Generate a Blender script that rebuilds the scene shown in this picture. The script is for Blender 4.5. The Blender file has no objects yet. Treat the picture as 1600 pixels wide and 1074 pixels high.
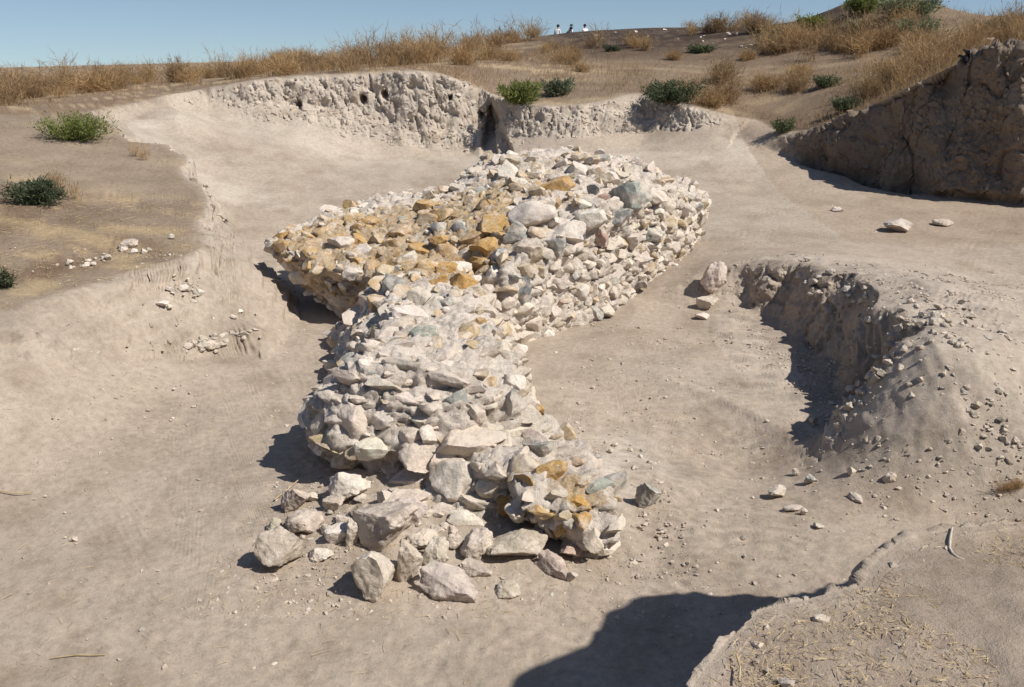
import bpy, bmesh, math, random
import numpy as np
from mathutils import Vector, Matrix
from mathutils.bvhtree import BVHTree

R = math.radians
random.seed(7)
RNG = np.random.default_rng(7)
scene = bpy.context.scene
col = scene.collection

# ------------------------------------------------------------------ camera
EYE = Vector((0.0, 0.0, 3.8))
PITCH = R(20.0)
FPX = 1386.0                      # focal length in photo pixels (1600 wide)
cam_data = bpy.data.cameras.new('camera')
cam_data.sensor_width = 36.0
cam_data.lens = 36.0 * FPX / 1600.0
cam_data.clip_start = 0.05
cam_data.clip_end = 3000.0
cam = bpy.data.objects.new('camera', cam_data)
cam.location = EYE
cam.rotation_euler = (R(90) - PITCH, 0, 0)
col.objects.link(cam)
scene.camera = cam

# ------------------------------------------------------------------ light
SUN_EL = R(50.0)
SUN_AZ = R(25.0)                  # angle of the sun from +X towards the camera side (-Y)
to_sun = Vector((math.cos(SUN_AZ) * math.cos(SUN_EL), -math.sin(SUN_AZ) * math.cos(SUN_EL), math.sin(SUN_EL)))
sun_data = bpy.data.lights.new('sun', 'SUN')
sun_data.energy = 4.4
sun_data.angle = R(0.5)
sun_data.color = (1.0, 0.945, 0.87)
sun = bpy.data.objects.new('sun', sun_data)
sun.rotation_euler = to_sun.to_track_quat('Z', 'Y').to_euler()
sun.location = (20, -6, 30)
col.objects.link(sun)

world = bpy.data.worlds.new('World')
scene.world = world
world.use_nodes = True
wn = world.node_tree
wn.nodes.clear()
w_out = wn.nodes.new('ShaderNodeOutputWorld')
w_bg = wn.nodes.new('ShaderNodeBackground')
w_sky = wn.nodes.new('ShaderNodeTexSky')
w_sky.sky_type = 'NISHITA'
w_sky.sun_disc = False
w_sky.sun_elevation = SUN_EL
w_sky.sun_rotation = R(90) + SUN_AZ
w_sky.altitude = 900
w_sky.air_density = 1.0
w_sky.dust_density = 0.7
w_sky.ozone_density = 1.3
w_bg.inputs['Strength'].default_value = 0.08
w_tc = wn.nodes.new('ShaderNodeTexCoord')
w_map = wn.nodes.new('ShaderNodeMapping')          # clear high-plateau air: the blue reaches down to the horizon
w_map.inputs['Location'].default_value = (0, 0, 0.11)
wn.links.new(w_tc.outputs['Generated'], w_map.inputs['Vector'])
wn.links.new(w_map.outputs['Vector'], w_sky.inputs['Vector'])
wn.links.new(w_sky.outputs['Color'], w_bg.inputs['Color'])
wn.links.new(w_bg.outputs['Background'], w_out.inputs['Surface'])

scene.view_settings.view_transform = 'Standard'
scene.view_settings.look = 'None'
scene.view_settings.exposure = 0.26
scene.view_settings.gamma = 1.0
scene.view_settings.use_curve_mapping = False

# ------------------------------------------------------------------ helpers
def ray(px, py):
    u = (px - 800.0) / FPX
    v = (537.0 - py) / FPX
    return np.array([u, math.cos(PITCH) + v * math.sin(PITCH), -math.sin(PITCH) + v * math.cos(PITCH)])

def at(px, py, z):
    """surveyed point: where the sight line meets height z"""
    d = ray(px, py)
    t = (z - 3.8) / d[2]
    return (d[0] * t, d[1] * t, z)

def atY(px, py, Y):
    d = ray(px, py)
    t = Y / d[1]
    return (d[0] * t, Y, 3.8 + d[2] * t)

def hash3(ix, iy, iz, seed):
    h = (ix.astype(np.uint32) * np.uint32(374761393)) ^ (iy.astype(np.uint32) * np.uint32(668265263)) ^ (iz.astype(np.uint32) * np.uint32(2147483647 // 3 | 1)) ^ np.uint32((seed * 974711 + 12345) & 0xffffffff)
    h = (h ^ (h >> np.uint32(13))) * np.uint32(1274126177)
    h = h ^ (h >> np.uint32(16))
    h = h * np.uint32(2246822519)
    h = h ^ (h >> np.uint32(13))
    return (h & np.uint32(0xffffff)).astype(np.float32) / np.float32(0xffffff)

def noise3(x, y, z, seed=0):
    """value noise in -1..1"""
    x = np.asarray(x, np.float32); y = np.asarray(y, np.float32); z = np.asarray(z, np.float32)
    x0 = np.floor(x); y0 = np.floor(y); z0 = np.floor(z)
    fx = x - x0; fy = y - y0; fz = z - z0
    fx = fx * fx * fx * (fx * (fx * 6 - 15) + 10)
    fy = fy * fy * fy * (fy * (fy * 6 - 15) + 10)
    fz = fz * fz * fz * (fz * (fz * 6 - 15) + 10)
    x0 = x0.astype(np.int32); y0 = y0.astype(np.int32); z0 = z0.astype(np.int32)
    def H(a, b, c): return hash3(x0 + a, y0 + b, z0 + c, seed)
    a00 = H(0,0,0) * (1 - fx) + H(1,0,0) * fx
    a10 = H(0,1,0) * (1 - fx) + H(1,1,0) * fx
    a01 = H(0,0,1) * (1 - fx) + H(1,0,1) * fx
    a11 = H(0,1,1) * (1 - fx) + H(1,1,1) * fx
    return ((a00 * (1 - fy) + a10 * fy) * (1 - fz) + (a01 * (1 - fy) + a11 * fy) * fz) * 2 - 1

def fbm(x, y, z, octaves=4, seed=0, gain=0.5, lac=2.03):
    out = 0.0; a = 1.0; tot = 0.0
    for k in range(octaves):
        out = out + a * noise3(x, y, z, seed + 17 * k)
        tot += a; a *= gain
        x = x * lac + 3.7; y = y * lac + 1.3; z = z * lac + 7.1
    return out / tot

def sstep(t):
    t = np.clip(t, 0, 1)
    return t * t * (3 - 2 * t)

def tag(o, label=None, cat=None, group=None, kind=None):
    if label: o['label'] = label
    if cat: o['category'] = cat
    if group: o['group'] = group
    if kind: o['kind'] = kind
    return o

def link(name, me, mat=None, parent=None):
    o = bpy.data.objects.new(name, me)
    col.objects.link(o)
    if mat and not me.materials:
        me.materials.append(mat)
    if parent: o.parent = parent
    return o

def np_mesh(name, verts, faces):
    """faces: (n,3) or (n,4) int array"""
    me = bpy.data.meshes.new(name)
    verts = np.ascontiguousarray(verts, np.float32)
    faces = np.ascontiguousarray(faces, np.int32)
    k = faces.shape[1]
    me.vertices.add(len(verts)); me.vertices.foreach_set('co', verts.ravel())
    me.loops.add(faces.size); me.loops.foreach_set('vertex_index', faces.ravel())
    me.polygons.add(len(faces))
    me.polygons.foreach_set('loop_start', np.arange(0, faces.size, k, dtype=np.int32))
    me.update(calc_edges=True)
    return me

def set_color(me, name, rgb):
    a = me.color_attributes.new(name, 'FLOAT_COLOR', 'POINT')
    rgba = np.ones((len(rgb), 4), np.float32); rgba[:, :rgb.shape[1]] = rgb
    a.data.foreach_set('color', rgba.ravel())

# ------------------------------------------------------------------ materials
def new_mat(name):
    m = bpy.data.materials.new(name); m.use_nodes = True
    nt = m.node_tree; nt.nodes.clear()
    out = nt.nodes.new('ShaderNodeOutputMaterial')
    b = nt.nodes.new('ShaderNodeBsdfPrincipled')
    b.inputs['Roughness'].default_value = 0.95
    b.inputs['Specular IOR Level'].default_value = 0.15
    nt.links.new(b.outputs[0], out.inputs[0])
    return m, nt, b

def nnoise(nt, vec, scale, detail=6, rough=0.6):
    n = nt.nodes.new('ShaderNodeTexNoise')
    n.inputs['Scale'].default_value = scale
    n.inputs['Detail'].default_value = detail
    n.inputs['Roughness'].default_value = rough
    if vec is not None: nt.links.new(vec, n.inputs['Vector'])
    return n.outputs['Fac']

def ramp(nt, fac, stops):
    r = nt.nodes.new('ShaderNodeValToRGB')
    el = r.color_ramp.elements
    while len(el) > 1: el.remove(el[-1])
    el[0].position = stops[0][0]; el[0].color = stops[0][1]
    for p, c in stops[1:]:
        e = el.new(p); e.color = c
    nt.links.new(fac, r.inputs[0])
    return r.outputs[0]

def g(v): return (v, v, v, 1)

def mixc(nt, a, b, fac, mode='MIX'):
    m = nt.nodes.new('ShaderNodeMix'); m.data_type = 'RGBA'; m.blend_type = mode
    for s, v in ((m.inputs[6], a), (m.inputs[7], b), (m.inputs[0], fac)):
        if isinstance(v, (int, float)): s.default_value = v
        elif isinstance(v, tuple): s.default_value = v
        else: nt.links.new(v, s)
    return m.outputs[2]

def math_n(nt, op, a, b=None):
    m = nt.nodes.new('ShaderNodeMath'); m.operation = op
    for s, v in ((m.inputs[0], a), (m.inputs[1], b)):
        if v is None: continue
        if isinstance(v, (int, float)): s.default_value = v
        else: nt.links.new(v, s)
    return m.outputs[0]

def bump(nt, b, h, dist, strength=1.0, prev=None):
    n = nt.nodes.new('ShaderNodeBump')
    n.inputs['Distance'].default_value = dist
    n.inputs['Strength'].default_value = strength
    nt.links.new(h, n.inputs['Height'])
    if prev is not None: nt.links.new(prev, n.inputs['Normal'])
    nt.links.new(n.outputs[0], b.inputs['Normal'])
    return n.outputs[0]

def ground_material():
    m, nt, b = new_mat('earth')
    geo = nt.nodes.new('ShaderNodeNewGeometry').outputs['Position']
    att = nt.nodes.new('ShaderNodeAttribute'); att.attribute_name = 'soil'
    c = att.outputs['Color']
    n1 = nnoise(nt, geo, 1.3, 8, 0.65)
    c = mixc(nt, c, ramp(nt, n1, [(0.3, (0.80, 0.79, 0.78, 1)), (0.5, g(1.0)), (0.7, (1.12, 1.12, 1.13, 1))]), 1.0, 'MULTIPLY')
    n2 = nnoise(nt, geo, 14.0, 6, 0.7)
    c = mixc(nt, c, ramp(nt, n2, [(0.3, (0.78, 0.76, 0.74, 1)), (0.55, g(1.0)), (0.75, (1.16, 1.15, 1.12, 1))]), 1.0, 'MULTIPLY')
    n3 = nnoise(nt, geo, 75.0, 5, 0.72)
    c = mixc(nt, c, ramp(nt, n3, [(0.30, g(0.62)), (0.44, g(1.0)), (0.60, g(1.0)), (0.70, g(1.3))]), 1.0, 'MULTIPLY')
    nt.links.new(c, b.inputs['Base Color'])
    p = bump(nt, b, n2, 0.022, 0.5)
    p = bump(nt, b, n3, 0.006, 0.7, p)
    n5 = nnoise(nt, geo, 230.0, 2, 0.6)
    bump(nt, b, n5, 0.003, 0.7, p)
    return m

def stone_material(name, source):
    m, nt, b = new_mat(name)
    tc = nt.nodes.new('ShaderNodeTexCoord')
    geo = nt.nodes.new('ShaderNodeNewGeometry')
    pos = geo.outputs['Position']
    if source == 'object':
        oi = nt.nodes.new('ShaderNodeObjectInfo')
        c, li = oi.outputs['Color'], oi.outputs['Alpha']
    else:
        att = nt.nodes.new('ShaderNodeAttribute'); att.attribute_name = 'tint'
        c, li = att.outputs['Color'], att.outputs['Alpha']
    n1 = nnoise(nt, pos, 9.0, 7, 0.65)
    n2 = nnoise(nt, pos, 38.0, 6, 0.7)
    c = mixc(nt, c, ramp(nt, n1, [(0.28, (0.70, 0.68, 0.66, 1)), (0.5, g(1.0)), (0.72, (1.2, 1.18, 1.15, 1))]), 1.0, 'MULTIPLY')
    c = mixc(nt, c, ramp(nt, n2, [(0.3, g(0.75)), (0.5, g(1.0)), (0.7, g(1.15))]), 1.0, 'MULTIPLY')
    # pale mortar and lime crust clinging in patches
    n4 = nnoise(nt, pos, 6.5, 8, 0.7)
    crust = ramp(nt, n4, [(0.47, g(0)), (0.56, g(0.72))])
    c = mixc(nt, c, (0.65, 0.565, 0.47, 1), crust)
    # ochre lichen
    n3a = nnoise(nt, pos, 6.0, 9, 0.75)
    n3 = math_n(nt, 'ADD', math_n(nt, 'MULTIPLY', n3a, .62), math_n(nt, 'MULTIPLY', nnoise(nt, pos, 34.0, 6, 0.75), .38))
    th = math_n(nt, 'SUBTRACT', n3, math_n(nt, 'SUBTRACT', 0.80, math_n(nt, 'MULTIPLY', li, 0.46)))
    lf = ramp(nt, math_n(nt, 'MULTIPLY', th, 8.0), [(0.0, g(0)), (1.0, g(0.9))])
    lc = ramp(nt, n2, [(0.3, (0.29, 0.165, 0.055, 1)), (0.5, (0.46, 0.265, 0.08, 1)), (0.7, (0.57, 0.40, 0.19, 1))])
    c = mixc(nt, c, lc, lf)
    nt.links.new(c, b.inputs['Base Color'])
    b.inputs['Roughness'].default_value = 0.9
    p = bump(nt, b, n1, 0.05, 0.5)
    p = bump(nt, b, n2, 0.014, 0.8, p)
    n5 = nnoise(nt, pos, 150.0, 3, 0.6)
    bump(nt, b, n5, 0.003, 0.6, p)
    return m

def mortar_material():
    m, nt, b = new_mat('lime_mortar')
    pos = nt.nodes.new('ShaderNodeNewGeometry').outputs['Position']
    att = nt.nodes.new('ShaderNodeAttribute'); att.attribute_name = 'lichen'
    n1 = nnoise(nt, pos, 5.0, 8, 0.68)
    n2 = nnoise(nt, pos, 26.0, 6, 0.72)
    n3 = nnoise(nt, pos, 110.0, 3, 0.6)
    c = ramp(nt, n1, [(0.3, (0.50, 0.435, 0.365, 1)), (0.5, (0.66, 0.58, 0.495, 1)), (0.7, (0.75, 0.675, 0.59, 1))])
    c = mixc(nt, c, ramp(nt, n2, [(0.3, (0.68, 0.66, 0.64, 1)), (0.46, g(1.0)), (0.7, g(1.12))]), 1.0, 'MULTIPLY')
    c = mixc(nt, c, ramp(nt, n3, [(0.3, g(0.86)), (0.48, g(1.0)), (0.7, g(1.10))]), 1.0, 'MULTIPLY')
    n4 = math_n(nt, 'ADD', math_n(nt, 'MULTIPLY', nnoise(nt, pos, 6.0, 9, 0.75), .6), math_n(nt, 'MULTIPLY', nnoise(nt, pos, 36.0, 6, 0.75), .4))
    th = math_n(nt, 'SUBTRACT', n4, math_n(nt, 'SUBTRACT', 0.80, math_n(nt, 'MULTIPLY', att.outputs['Fac'], 0.40)))
    lf = ramp(nt, math_n(nt, 'MULTIPLY', th, 9.0), [(0.0, g(0)), (1.0, g(0.85))])
    lc = ramp(nt, n2, [(0.3, (0.33, 0.205, 0.085, 1)), (0.7, (0.58, 0.43, 0.24, 1))])
    c = mixc(nt, c, lc, lf)
    nt.links.new(c, b.inputs['Base Color'])
    p = bump(nt, b, n2, 0.05, 0.8)
    bump(nt, b, n3, 0.010, 0.8, p)
    return m

def plain_material(name, c1, c2, scale=20.0, rough=0.9, bumpd=0.0, trans=0.0, objrand=False):
    m, nt, b = new_mat(name)
    pos = nt.nodes.new('ShaderNodeNewGeometry').outputs['Position']
    n = nnoise(nt, pos, scale, 4, 0.6)
    c = ramp(nt, n, [(0.3, (*c1, 1)), (0.7, (*c2, 1))])
    if objrand:
        oi = nt.nodes.new('ShaderNodeObjectInfo')
        c = mixc(nt, c, ramp(nt, oi.outputs['Random'], [(0.0, (0.72, 0.70, 0.70, 1)), (0.5, g(1.0)), (1.0, (1.18, 1.12, 1.0, 1))]), 1.0, 'MULTIPLY')
    nt.links.new(c, b.inputs['Base Color'])
    b.inputs['Roughness'].default_value = rough
    if bumpd: bump(nt, b, n, bumpd, 0.6)
    if trans:
        out = [x for x in nt.nodes if x.type == 'OUTPUT_MATERIAL'][0]
        t = nt.nodes.new('ShaderNodeBsdfTranslucent'); nt.links.new(c, t.inputs[0])
        mx = nt.nodes.new('ShaderNodeMixShader'); mx.inputs[0].default_value = trans
        nt.links.new(b.outputs[0], mx.inputs[1]); nt.links.new(t.outputs[0], mx.inputs[2])
        nt.links.new(mx.outputs[0], out.inputs[0])
    return m

M_EARTH = ground_material()
M_STONE = stone_material('rubble_stone', 'object')
M_STONE_A = stone_material('rubble_small_stone', 'attr')
M_MORTAR = mortar_material()
M_DRY = plain_material('dry_weed', (0.29, 0.19, 0.10), (0.50, 0.36, 0.20), 9.0, 0.85, 0, 0.3, True)
M_STRAW = plain_material('straw', (0.46, 0.33, 0.17), (0.68, 0.55, 0.34), 30.0, 0.8, 0, 0.25)
M_GREEN = plain_material('green_leaf', (0.065, 0.095, 0.05), (0.14, 0.165, 0.09), 12.0, 0.7, 0, 0.25, True)
M_YGREEN = plain_material('yellow_green_leaf', (0.12, 0.17, 0.04), (0.26, 0.27, 0.09), 12.0, 0.7, 0, 0.25, True)
M_GGREEN = plain_material('grey_green_leaf', (0.13, 0.17, 0.10), (0.24, 0.27, 0.16), 12.0, 0.7, 0, 0.25, True)
M_STEM = plain_material('brown_stem', (0.20, 0.13, 0.07), (0.33, 0.24, 0.14), 12.0)
M_WOOD = plain_material('bleached_wood', (0.40, 0.34, 0.27), (0.58, 0.51, 0.43), 40.0, 0.8, 0.004)

# ------------------------------------------------------------------ terrain
def rbf(points, c=1.2, smooth=0.02):
    P = np.array(points, float); xy = P[:, :2]; z = P[:, 2]
    n = len(P)
    A = np.sqrt(((xy[:, None] - xy[None]) ** 2).sum(-1) + c * c)
    M = np.zeros((n + 3, n + 3)); M[:n, :n] = A - np.eye(n) * smooth
    M[:n, n] = 1; M[:n, n + 1:] = xy; M[n, :n] = 1; M[n + 1:, :n] = xy.T
    s = np.linalg.solve(M, np.concatenate([z, [0, 0, 0]]))
    def f(x, y):
        sh = x.shape; x = x.ravel(); y = y.ravel()
        out = s[n] + s[n + 1] * x + s[n + 2] * y
        for i in range(n):
            out = out + s[i] * np.sqrt((x - xy[i, 0]) ** 2 + (y - xy[i, 1]) ** 2 + c * c)
        return out.reshape(sh)
    return f

FLOOR = [at(*p) for p in [
    (0,1074,0),(400,1074,0),(800,1074,0),(1100,1060,0),(0,800,0),(0,530,.82),(100,528,.66),(200,535,.42),(0,620,.48),(100,620,.36),(200,620,.18),(0,700,.22),(100,700,.14),(300,556,.12),(400,560,0),(200,800,0),(400,700,0),(480,540,.0),
    (600,950,0),(900,900,0),(1100,900,0),(1000,750,.03),(1250,860,.05),(1330,860,.08),
    (600,750,.26),(720,830,.14),(560,800,.17),(500,790,.1),(640,850,.09),
    (410,470,.03),(380,400,.15),(360,330,.42),(330,270,.8),(290,215,1.35),(262,172,1.88),
    (450,330,.35),(420,250,.85),(400,200,1.3),(330,190,1.5),(500,225,.95),(560,245,.65),(600,265,.5),
    (1130,300,.55),(1200,300,.5),(1300,310,.5),(1400,340,.42),(1600,345,.45),(1300,360,.42),(1500,400,.38),(1600,450,.36),(1150,380,.4),
    (1120,405,.42),(1200,403,.6),(1300,412,.75),(1400,440,1.0),(1440,468,1.06),(1480,480,1.04),(1540,510,1.0),(1600,550,.92),
    (1422,545,1.04),(1480,590,.9),(1550,640,.72),(1600,690,.54),(1402,615,.72),(1400,700,.36),(1500,730,.34),(1600,770,.22),(1300,690,.12),(1300,760,.05),(1420,800,.06),(1500,785,.1),
    (880,700,.0),(860,560,.0),(1000,480,.0),(1180,640,.0)]]
FLOOR += [atY(*p) for p in [(255,166,22.6),(300,166,23.0),(400,175,23.2),(500,195,23.2),(600,232,23.0),(700,238,23.2),(800,238,22.6),(870,235,22.3),(1000,226,23.0),(1100,216,22.2),(1180,208,22.0),
    (1225,248,20.3),(1300,290,18.4),(1400,305,17.6),(1500,300,17.6),(1600,310,17.0),(200,213,18.4),(162,200,18.9),(228,192,20.4),(185,195,19.6)]]
FLOOR += [(-12,6,.8),(-8,3.5,.3),(-4,2,0),(0,2,0),(2,3.2,.05),(4,5.6,.2),(7,7,.6),(9,10,.7),(11,14,.6),(-14,14,1),(-10,30,2),(0,30,.6),(10,26,.8),(0,-4,0),(-9,8.2,.92)]

PLAT = [at(*p) for p in [(0,480,1.0),(150,440,1.02),(320,380,1.03),(325,345,1.08),(100,350,1.2),(250,300,1.22),(0,400,1.1),(0,300,1.42),(150,250,1.52),(240,225,1.62),(125,225,1.68),(0,200,1.9)]]
PLAT += [atY(*p) for p in [(0,170,20.2),(90,172,20.2),(150,176,19.8),(240,156,21.2),(0,148,28),(0,160,24),(200,130,30),(200,140,26),(320,139,23.5),(400,124,23.6),(400,112,32),(500,117,23.8),(500,98,35),
    (600,113,23.8),(600,104,28),(700,117,23.8),(700,84,38),(700,100,28),(745,139,24),(800,158,23),(800,64,45),(800,120,26),(870,166,22.6),(900,50,55),(900,100,30),(1000,148,23.4),(1000,45,60),(1000,110,28),
    (1100,44,60),(1100,90,32),(1100,170,22.3),(1190,188,22.4),(1200,47,50),(1200,120,28),(1260,42,48),(1260,120,26),(1260,205,20.6),(1330,32,40),(1300,140,23),(1330,178,19.6),(1370,24,36),(1400,100,27),(1400,148,18.6),
    (1430,30,36),(1500,50,30),(1500,98,18.0),(1600,55,27),(1600,73,17.4)]]
PLAT += [atY(*p) for p in [(0,168,42),(200,152,46),(380,130,50),(-150,175,40),(0,175,62),(300,150,72)]]
PLAT += [(1.5,72,1.8),(4,72,1.85),(7,72,1.9),(12,74,2.2),(-4,70,1.6)]
PLAT += [(-30,80,-3),(-50,60,-3),(0,90,1.6),(25,90,3),(50,80,3.5),(70,50,4),(-40,30,.5),(-60,20,0),(-30,20,1.3),(-15,8,1.15),(-25,8,1.2),(-9,2,1.7),(-3,-1,2.2),(0,0,2.2),(.5,1.4,2.2),(1,2.2,2.2),(1.8,2.7,2.17),(2.6,2.9,2.2),
    (0,-5,2.2),(8,1,2.5),(12,7,3.0),(14,12,3.4),(20,15,4.0),(30,25,4.5),(0,-40,2),(40,-20,2.5),(-40,-20,1),(0,200,-6),(100,160,-4),(-100,120,-8),(-120,0,-4),(120,0,0),(0,-150,0)]
_f, _p = rbf(FLOOR, 0.6, 0.03), rbf(PLAT, 1.0, 0.03)

def make_grid(f, x0, x1, y0, y1, st):
    xs = np.arange(x0, x1 + st, st); ys = np.arange(y0, y1 + st, st)
    X, Y = np.meshgrid(xs, ys, indexing='ij')
    G = f(X, Y).astype(np.float32)
    def s(x, y):
        u = np.clip((x - x0) / st, 0, len(xs) - 1.001); v = np.clip((y - y0) / st, 0, len(ys) - 1.001)
        i = u.astype(np.int32); j = v.astype(np.int32); a = u - i; c = v - j
        return (G[i, j] * (1 - a) + G[i + 1, j] * a) * (1 - c) + (G[i, j + 1] * (1 - a) + G[i + 1, j + 1] * a) * c
    return s
floor_s = make_grid(_f, -20, 20, -6, 34, 0.12)
plat_n = make_grid(_p, -30, 30, -6, 76, 0.2)
plat_f = make_grid(_p, -640, 640, -640, 640, 4.0)
def plat_s(x, y):
    inside = (np.abs(x) < 29) & (y > -5) & (y < 75)
    return np.where(inside, plat_n(x, y), plat_f(x, y))

# rim of the excavated pit: x, y, width of the face
def rim(pts):
    return np.array([(p[0], p[1], w) for p, w in pts])
PIT = rim([((-16,6.6),.6), ((-8,7.5),.6)] + [(at(*p), w) for p, w in [((0,494,1.0),.5),((100,464,1.0),.65),((200,434,1.0),.95),((280,410,1.0),1.2),((325,388,1.0),1.2),((331,350,1.05),.9),((312,300,1.16),.7),((287,262,1.3),.6),((262,228,1.58),.6),((215,219,1.68),.25)]]
    + [(atY(*p), w) for p, w in [((160,194,18.9),.2),((146,172,19.8),.12),((240,153,21.3),.15),((255,149,22.2),.3),((320,139,23.5),.6),((400,124,23.6),.9),((500,117,23.8),1.1),((600,113,23.8),1.2),((700,117,23.8),1.2),((745,139,24.0),1.0),((775,150,23.6),.9),((800,159,23.0),1.1),((870,166,22.5),1.3),((1000,149,23.4),1.5),((1100,172,22.3),1.3),((1185,189,22.4),.8),((1212,198,21.2),.5),((1260,206,20.6),.45),((1330,180,19.4),.45),((1400,150,18.3),.45),((1500,100,17.9),.45),((1600,75,17.2),.45)]]
    + [((13.5,15.5),.5),((15,12),.6),((13,8),.8),((8,5.7),.6),((4.6,4.9),.4),((3.2,4.1),.3),((2.5,3.3),.25)]
    + [(at(*p), w) for p, w in [((1600,785,2.2),.2),((1480,812,2.2),.18),((1400,846,2.2),.16),((1345,884,2.2),.14),((1322,918,2.2),.10),((1262,930,2.2),.14),((1190,945,2.2),.14),((1150,985,2.2),.14),((1080,1074,2.2),.14)]]
    + [((.3,1.3),.2),((-.6,1.0),.3),((-3,1.2),.4),((-6,2.5),.7),((-16,3.0),1.0)])
BASIN = rim([(at(*p), w) for p, w in [((1060,430,.3),.5),((1110,415,.42),.6),((1160,412,.5),.6),((1205,409,.6),.55),((1260,413,.7),.5),((1330,432,.8),.45),((1385,462,.92),.4),((1400,500,.95),.38),((1414,545,.92),.38),((1385,600,.62),.35),((1335,650,.3),.3),((1292,690,.1),.3),((1200,712,.05),.4),((1100,712,.04),.4),((980,700,.03),.4),((880,690,.0),.4)]] + [((-.5,8.0),.4),((-.8,10.5),.4),((1.0,12.5),.4)])

def sdist(poly, x, y):
    """signed distance, positive inside; and the face width at the nearest rim point"""
    n = len(poly)
    best = np.full(x.shape, 1e9, np.float32); wid = np.zeros(x.shape, np.float32)
    inside = np.zeros(x.shape, bool)
    for i in range(n):
        ax, ay, aw = poly[i]; bx, by, bw = poly[(i + 1) % n]
        dx, dy = bx - ax, by - ay
        t = np.clip(((x - ax) * dx + (y - ay) * dy) / (dx * dx + dy * dy), 0, 1)
        d = (x - ax - t * dx) ** 2 + (y - ay - t * dy) ** 2
        m = d < best
        best = np.where(m, d, best); wid = np.where(m, aw + (bw - aw) * t, wid)
        c = (ay > y) != (by > y)
        if dy != 0:
            inside ^= c & (x < ax + (y - ay) * dx / dy)
    s = np.sqrt(best)
    return np.where(inside, s, -s), wid

SPOIL = atY(1382, 60, 35)
SHADOW_HEAP = (3.9, 3.15, 1.6, 1.1)
def terrain(x, y, full=False):
    x = np.asarray(x, np.float32); y = np.asarray(y, np.float32)
    r = np.sqrt(x * x + y * y)
    amp = np.clip((r - 1.5) / 8.0, 0.30, 1.0)
    fa = np.clip((19 - r) / 6, 0.25, 1.0)
    wx = x + amp * (0.16 * noise3(x * 1.1, y * 1.1, x * 0, 3) + 0.09 * fa * noise3(x * 3.1, y * 3.1, x * 0, 5) + 0.018 * fa * noise3(x * 8.1, y * 8.1, x * 0, 15))
    wy = y + amp * (0.16 * noise3(x * 1.1, y * 1.1, x * 0 + 9, 4) + 0.09 * fa * noise3(x * 3.1, y * 3.1, x * 0 + 9, 6) + 0.018 * fa * noise3(x * 8.1, y * 8.1, x * 0 + 9, 16))
    F = floor_s(x, y); P = plat_s(x, y)
    # unseen earth heap added right of the view to cast the shadow beside the ledge
    hd = np.sqrt(((x - SHADOW_HEAP[0]) / SHADOW_HEAP[2]) ** 2 + ((y - SHADOW_HEAP[1]) / SHADOW_HEAP[3]) ** 2)
    hd = hd + 0.16 * noise3(x * 1.7, y * 1.7, x * 0, 51) + 0.08 * noise3(x * 4.3, y * 4.3, x * 0, 52)
    P = P + 1.65 * sstep((1.10 - hd) * 1.7) * (1 + 0.12 * noise3(x * 1.3, y * 1.3, x * 0, 53))
    P = P + 0.85 * np.exp(-(((x - SPOIL[0]) / 2.3) ** 2 + ((y - SPOIL[1]) / 2.6) ** 2))
    sb, wb = sdist(BASIN, wx, wy)
    tb = sstep(sb / wb)
    F2 = F + (np.minimum(F, 0.0 + 0.02 * noise3(x * .7, y * .7, x * 0, 8)) - F) * tb
    sp, wp = sdist(PIT, wx, wy)
    tp = np.clip(sp / wp, 0, 1)
    tl = np.interp(tp, [0, .13, .22, 1], [0, .20, .27, 1])
    soft = 0.5 * tp + 0.5 * sstep(tp)
    bank = soft + (np.interp(tp, [0, .05, .32, .7, 1], [0, .06, .66, .9, 1]) - soft) * sstep((6.0 - x) / 2.0)
    tp = np.where((x < -2.5) & (y < 14), tl, np.where(y > 14, bank, soft))
    z = P + (F2 - P) * tp
    z = np.where((sp > 0) & (F2 > P), F2, z)
    if full: return z, sp, wp, sb, wb, F, P
    return z

def ground_hit(px, py):
    d = ray(px, py)
    t = np.linspace(1.0, 75, 6000)
    z = terrain(d[0] * t, d[1] * t)
    below = (3.8 + d[2] * t) < z
    if not below.any():
        return None
    i = int(np.argmax(below))
    return Vector((d[0] * t[i], d[1] * t[i], float(z[i]))), float(t[i] * np.linalg.norm(d))

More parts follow.
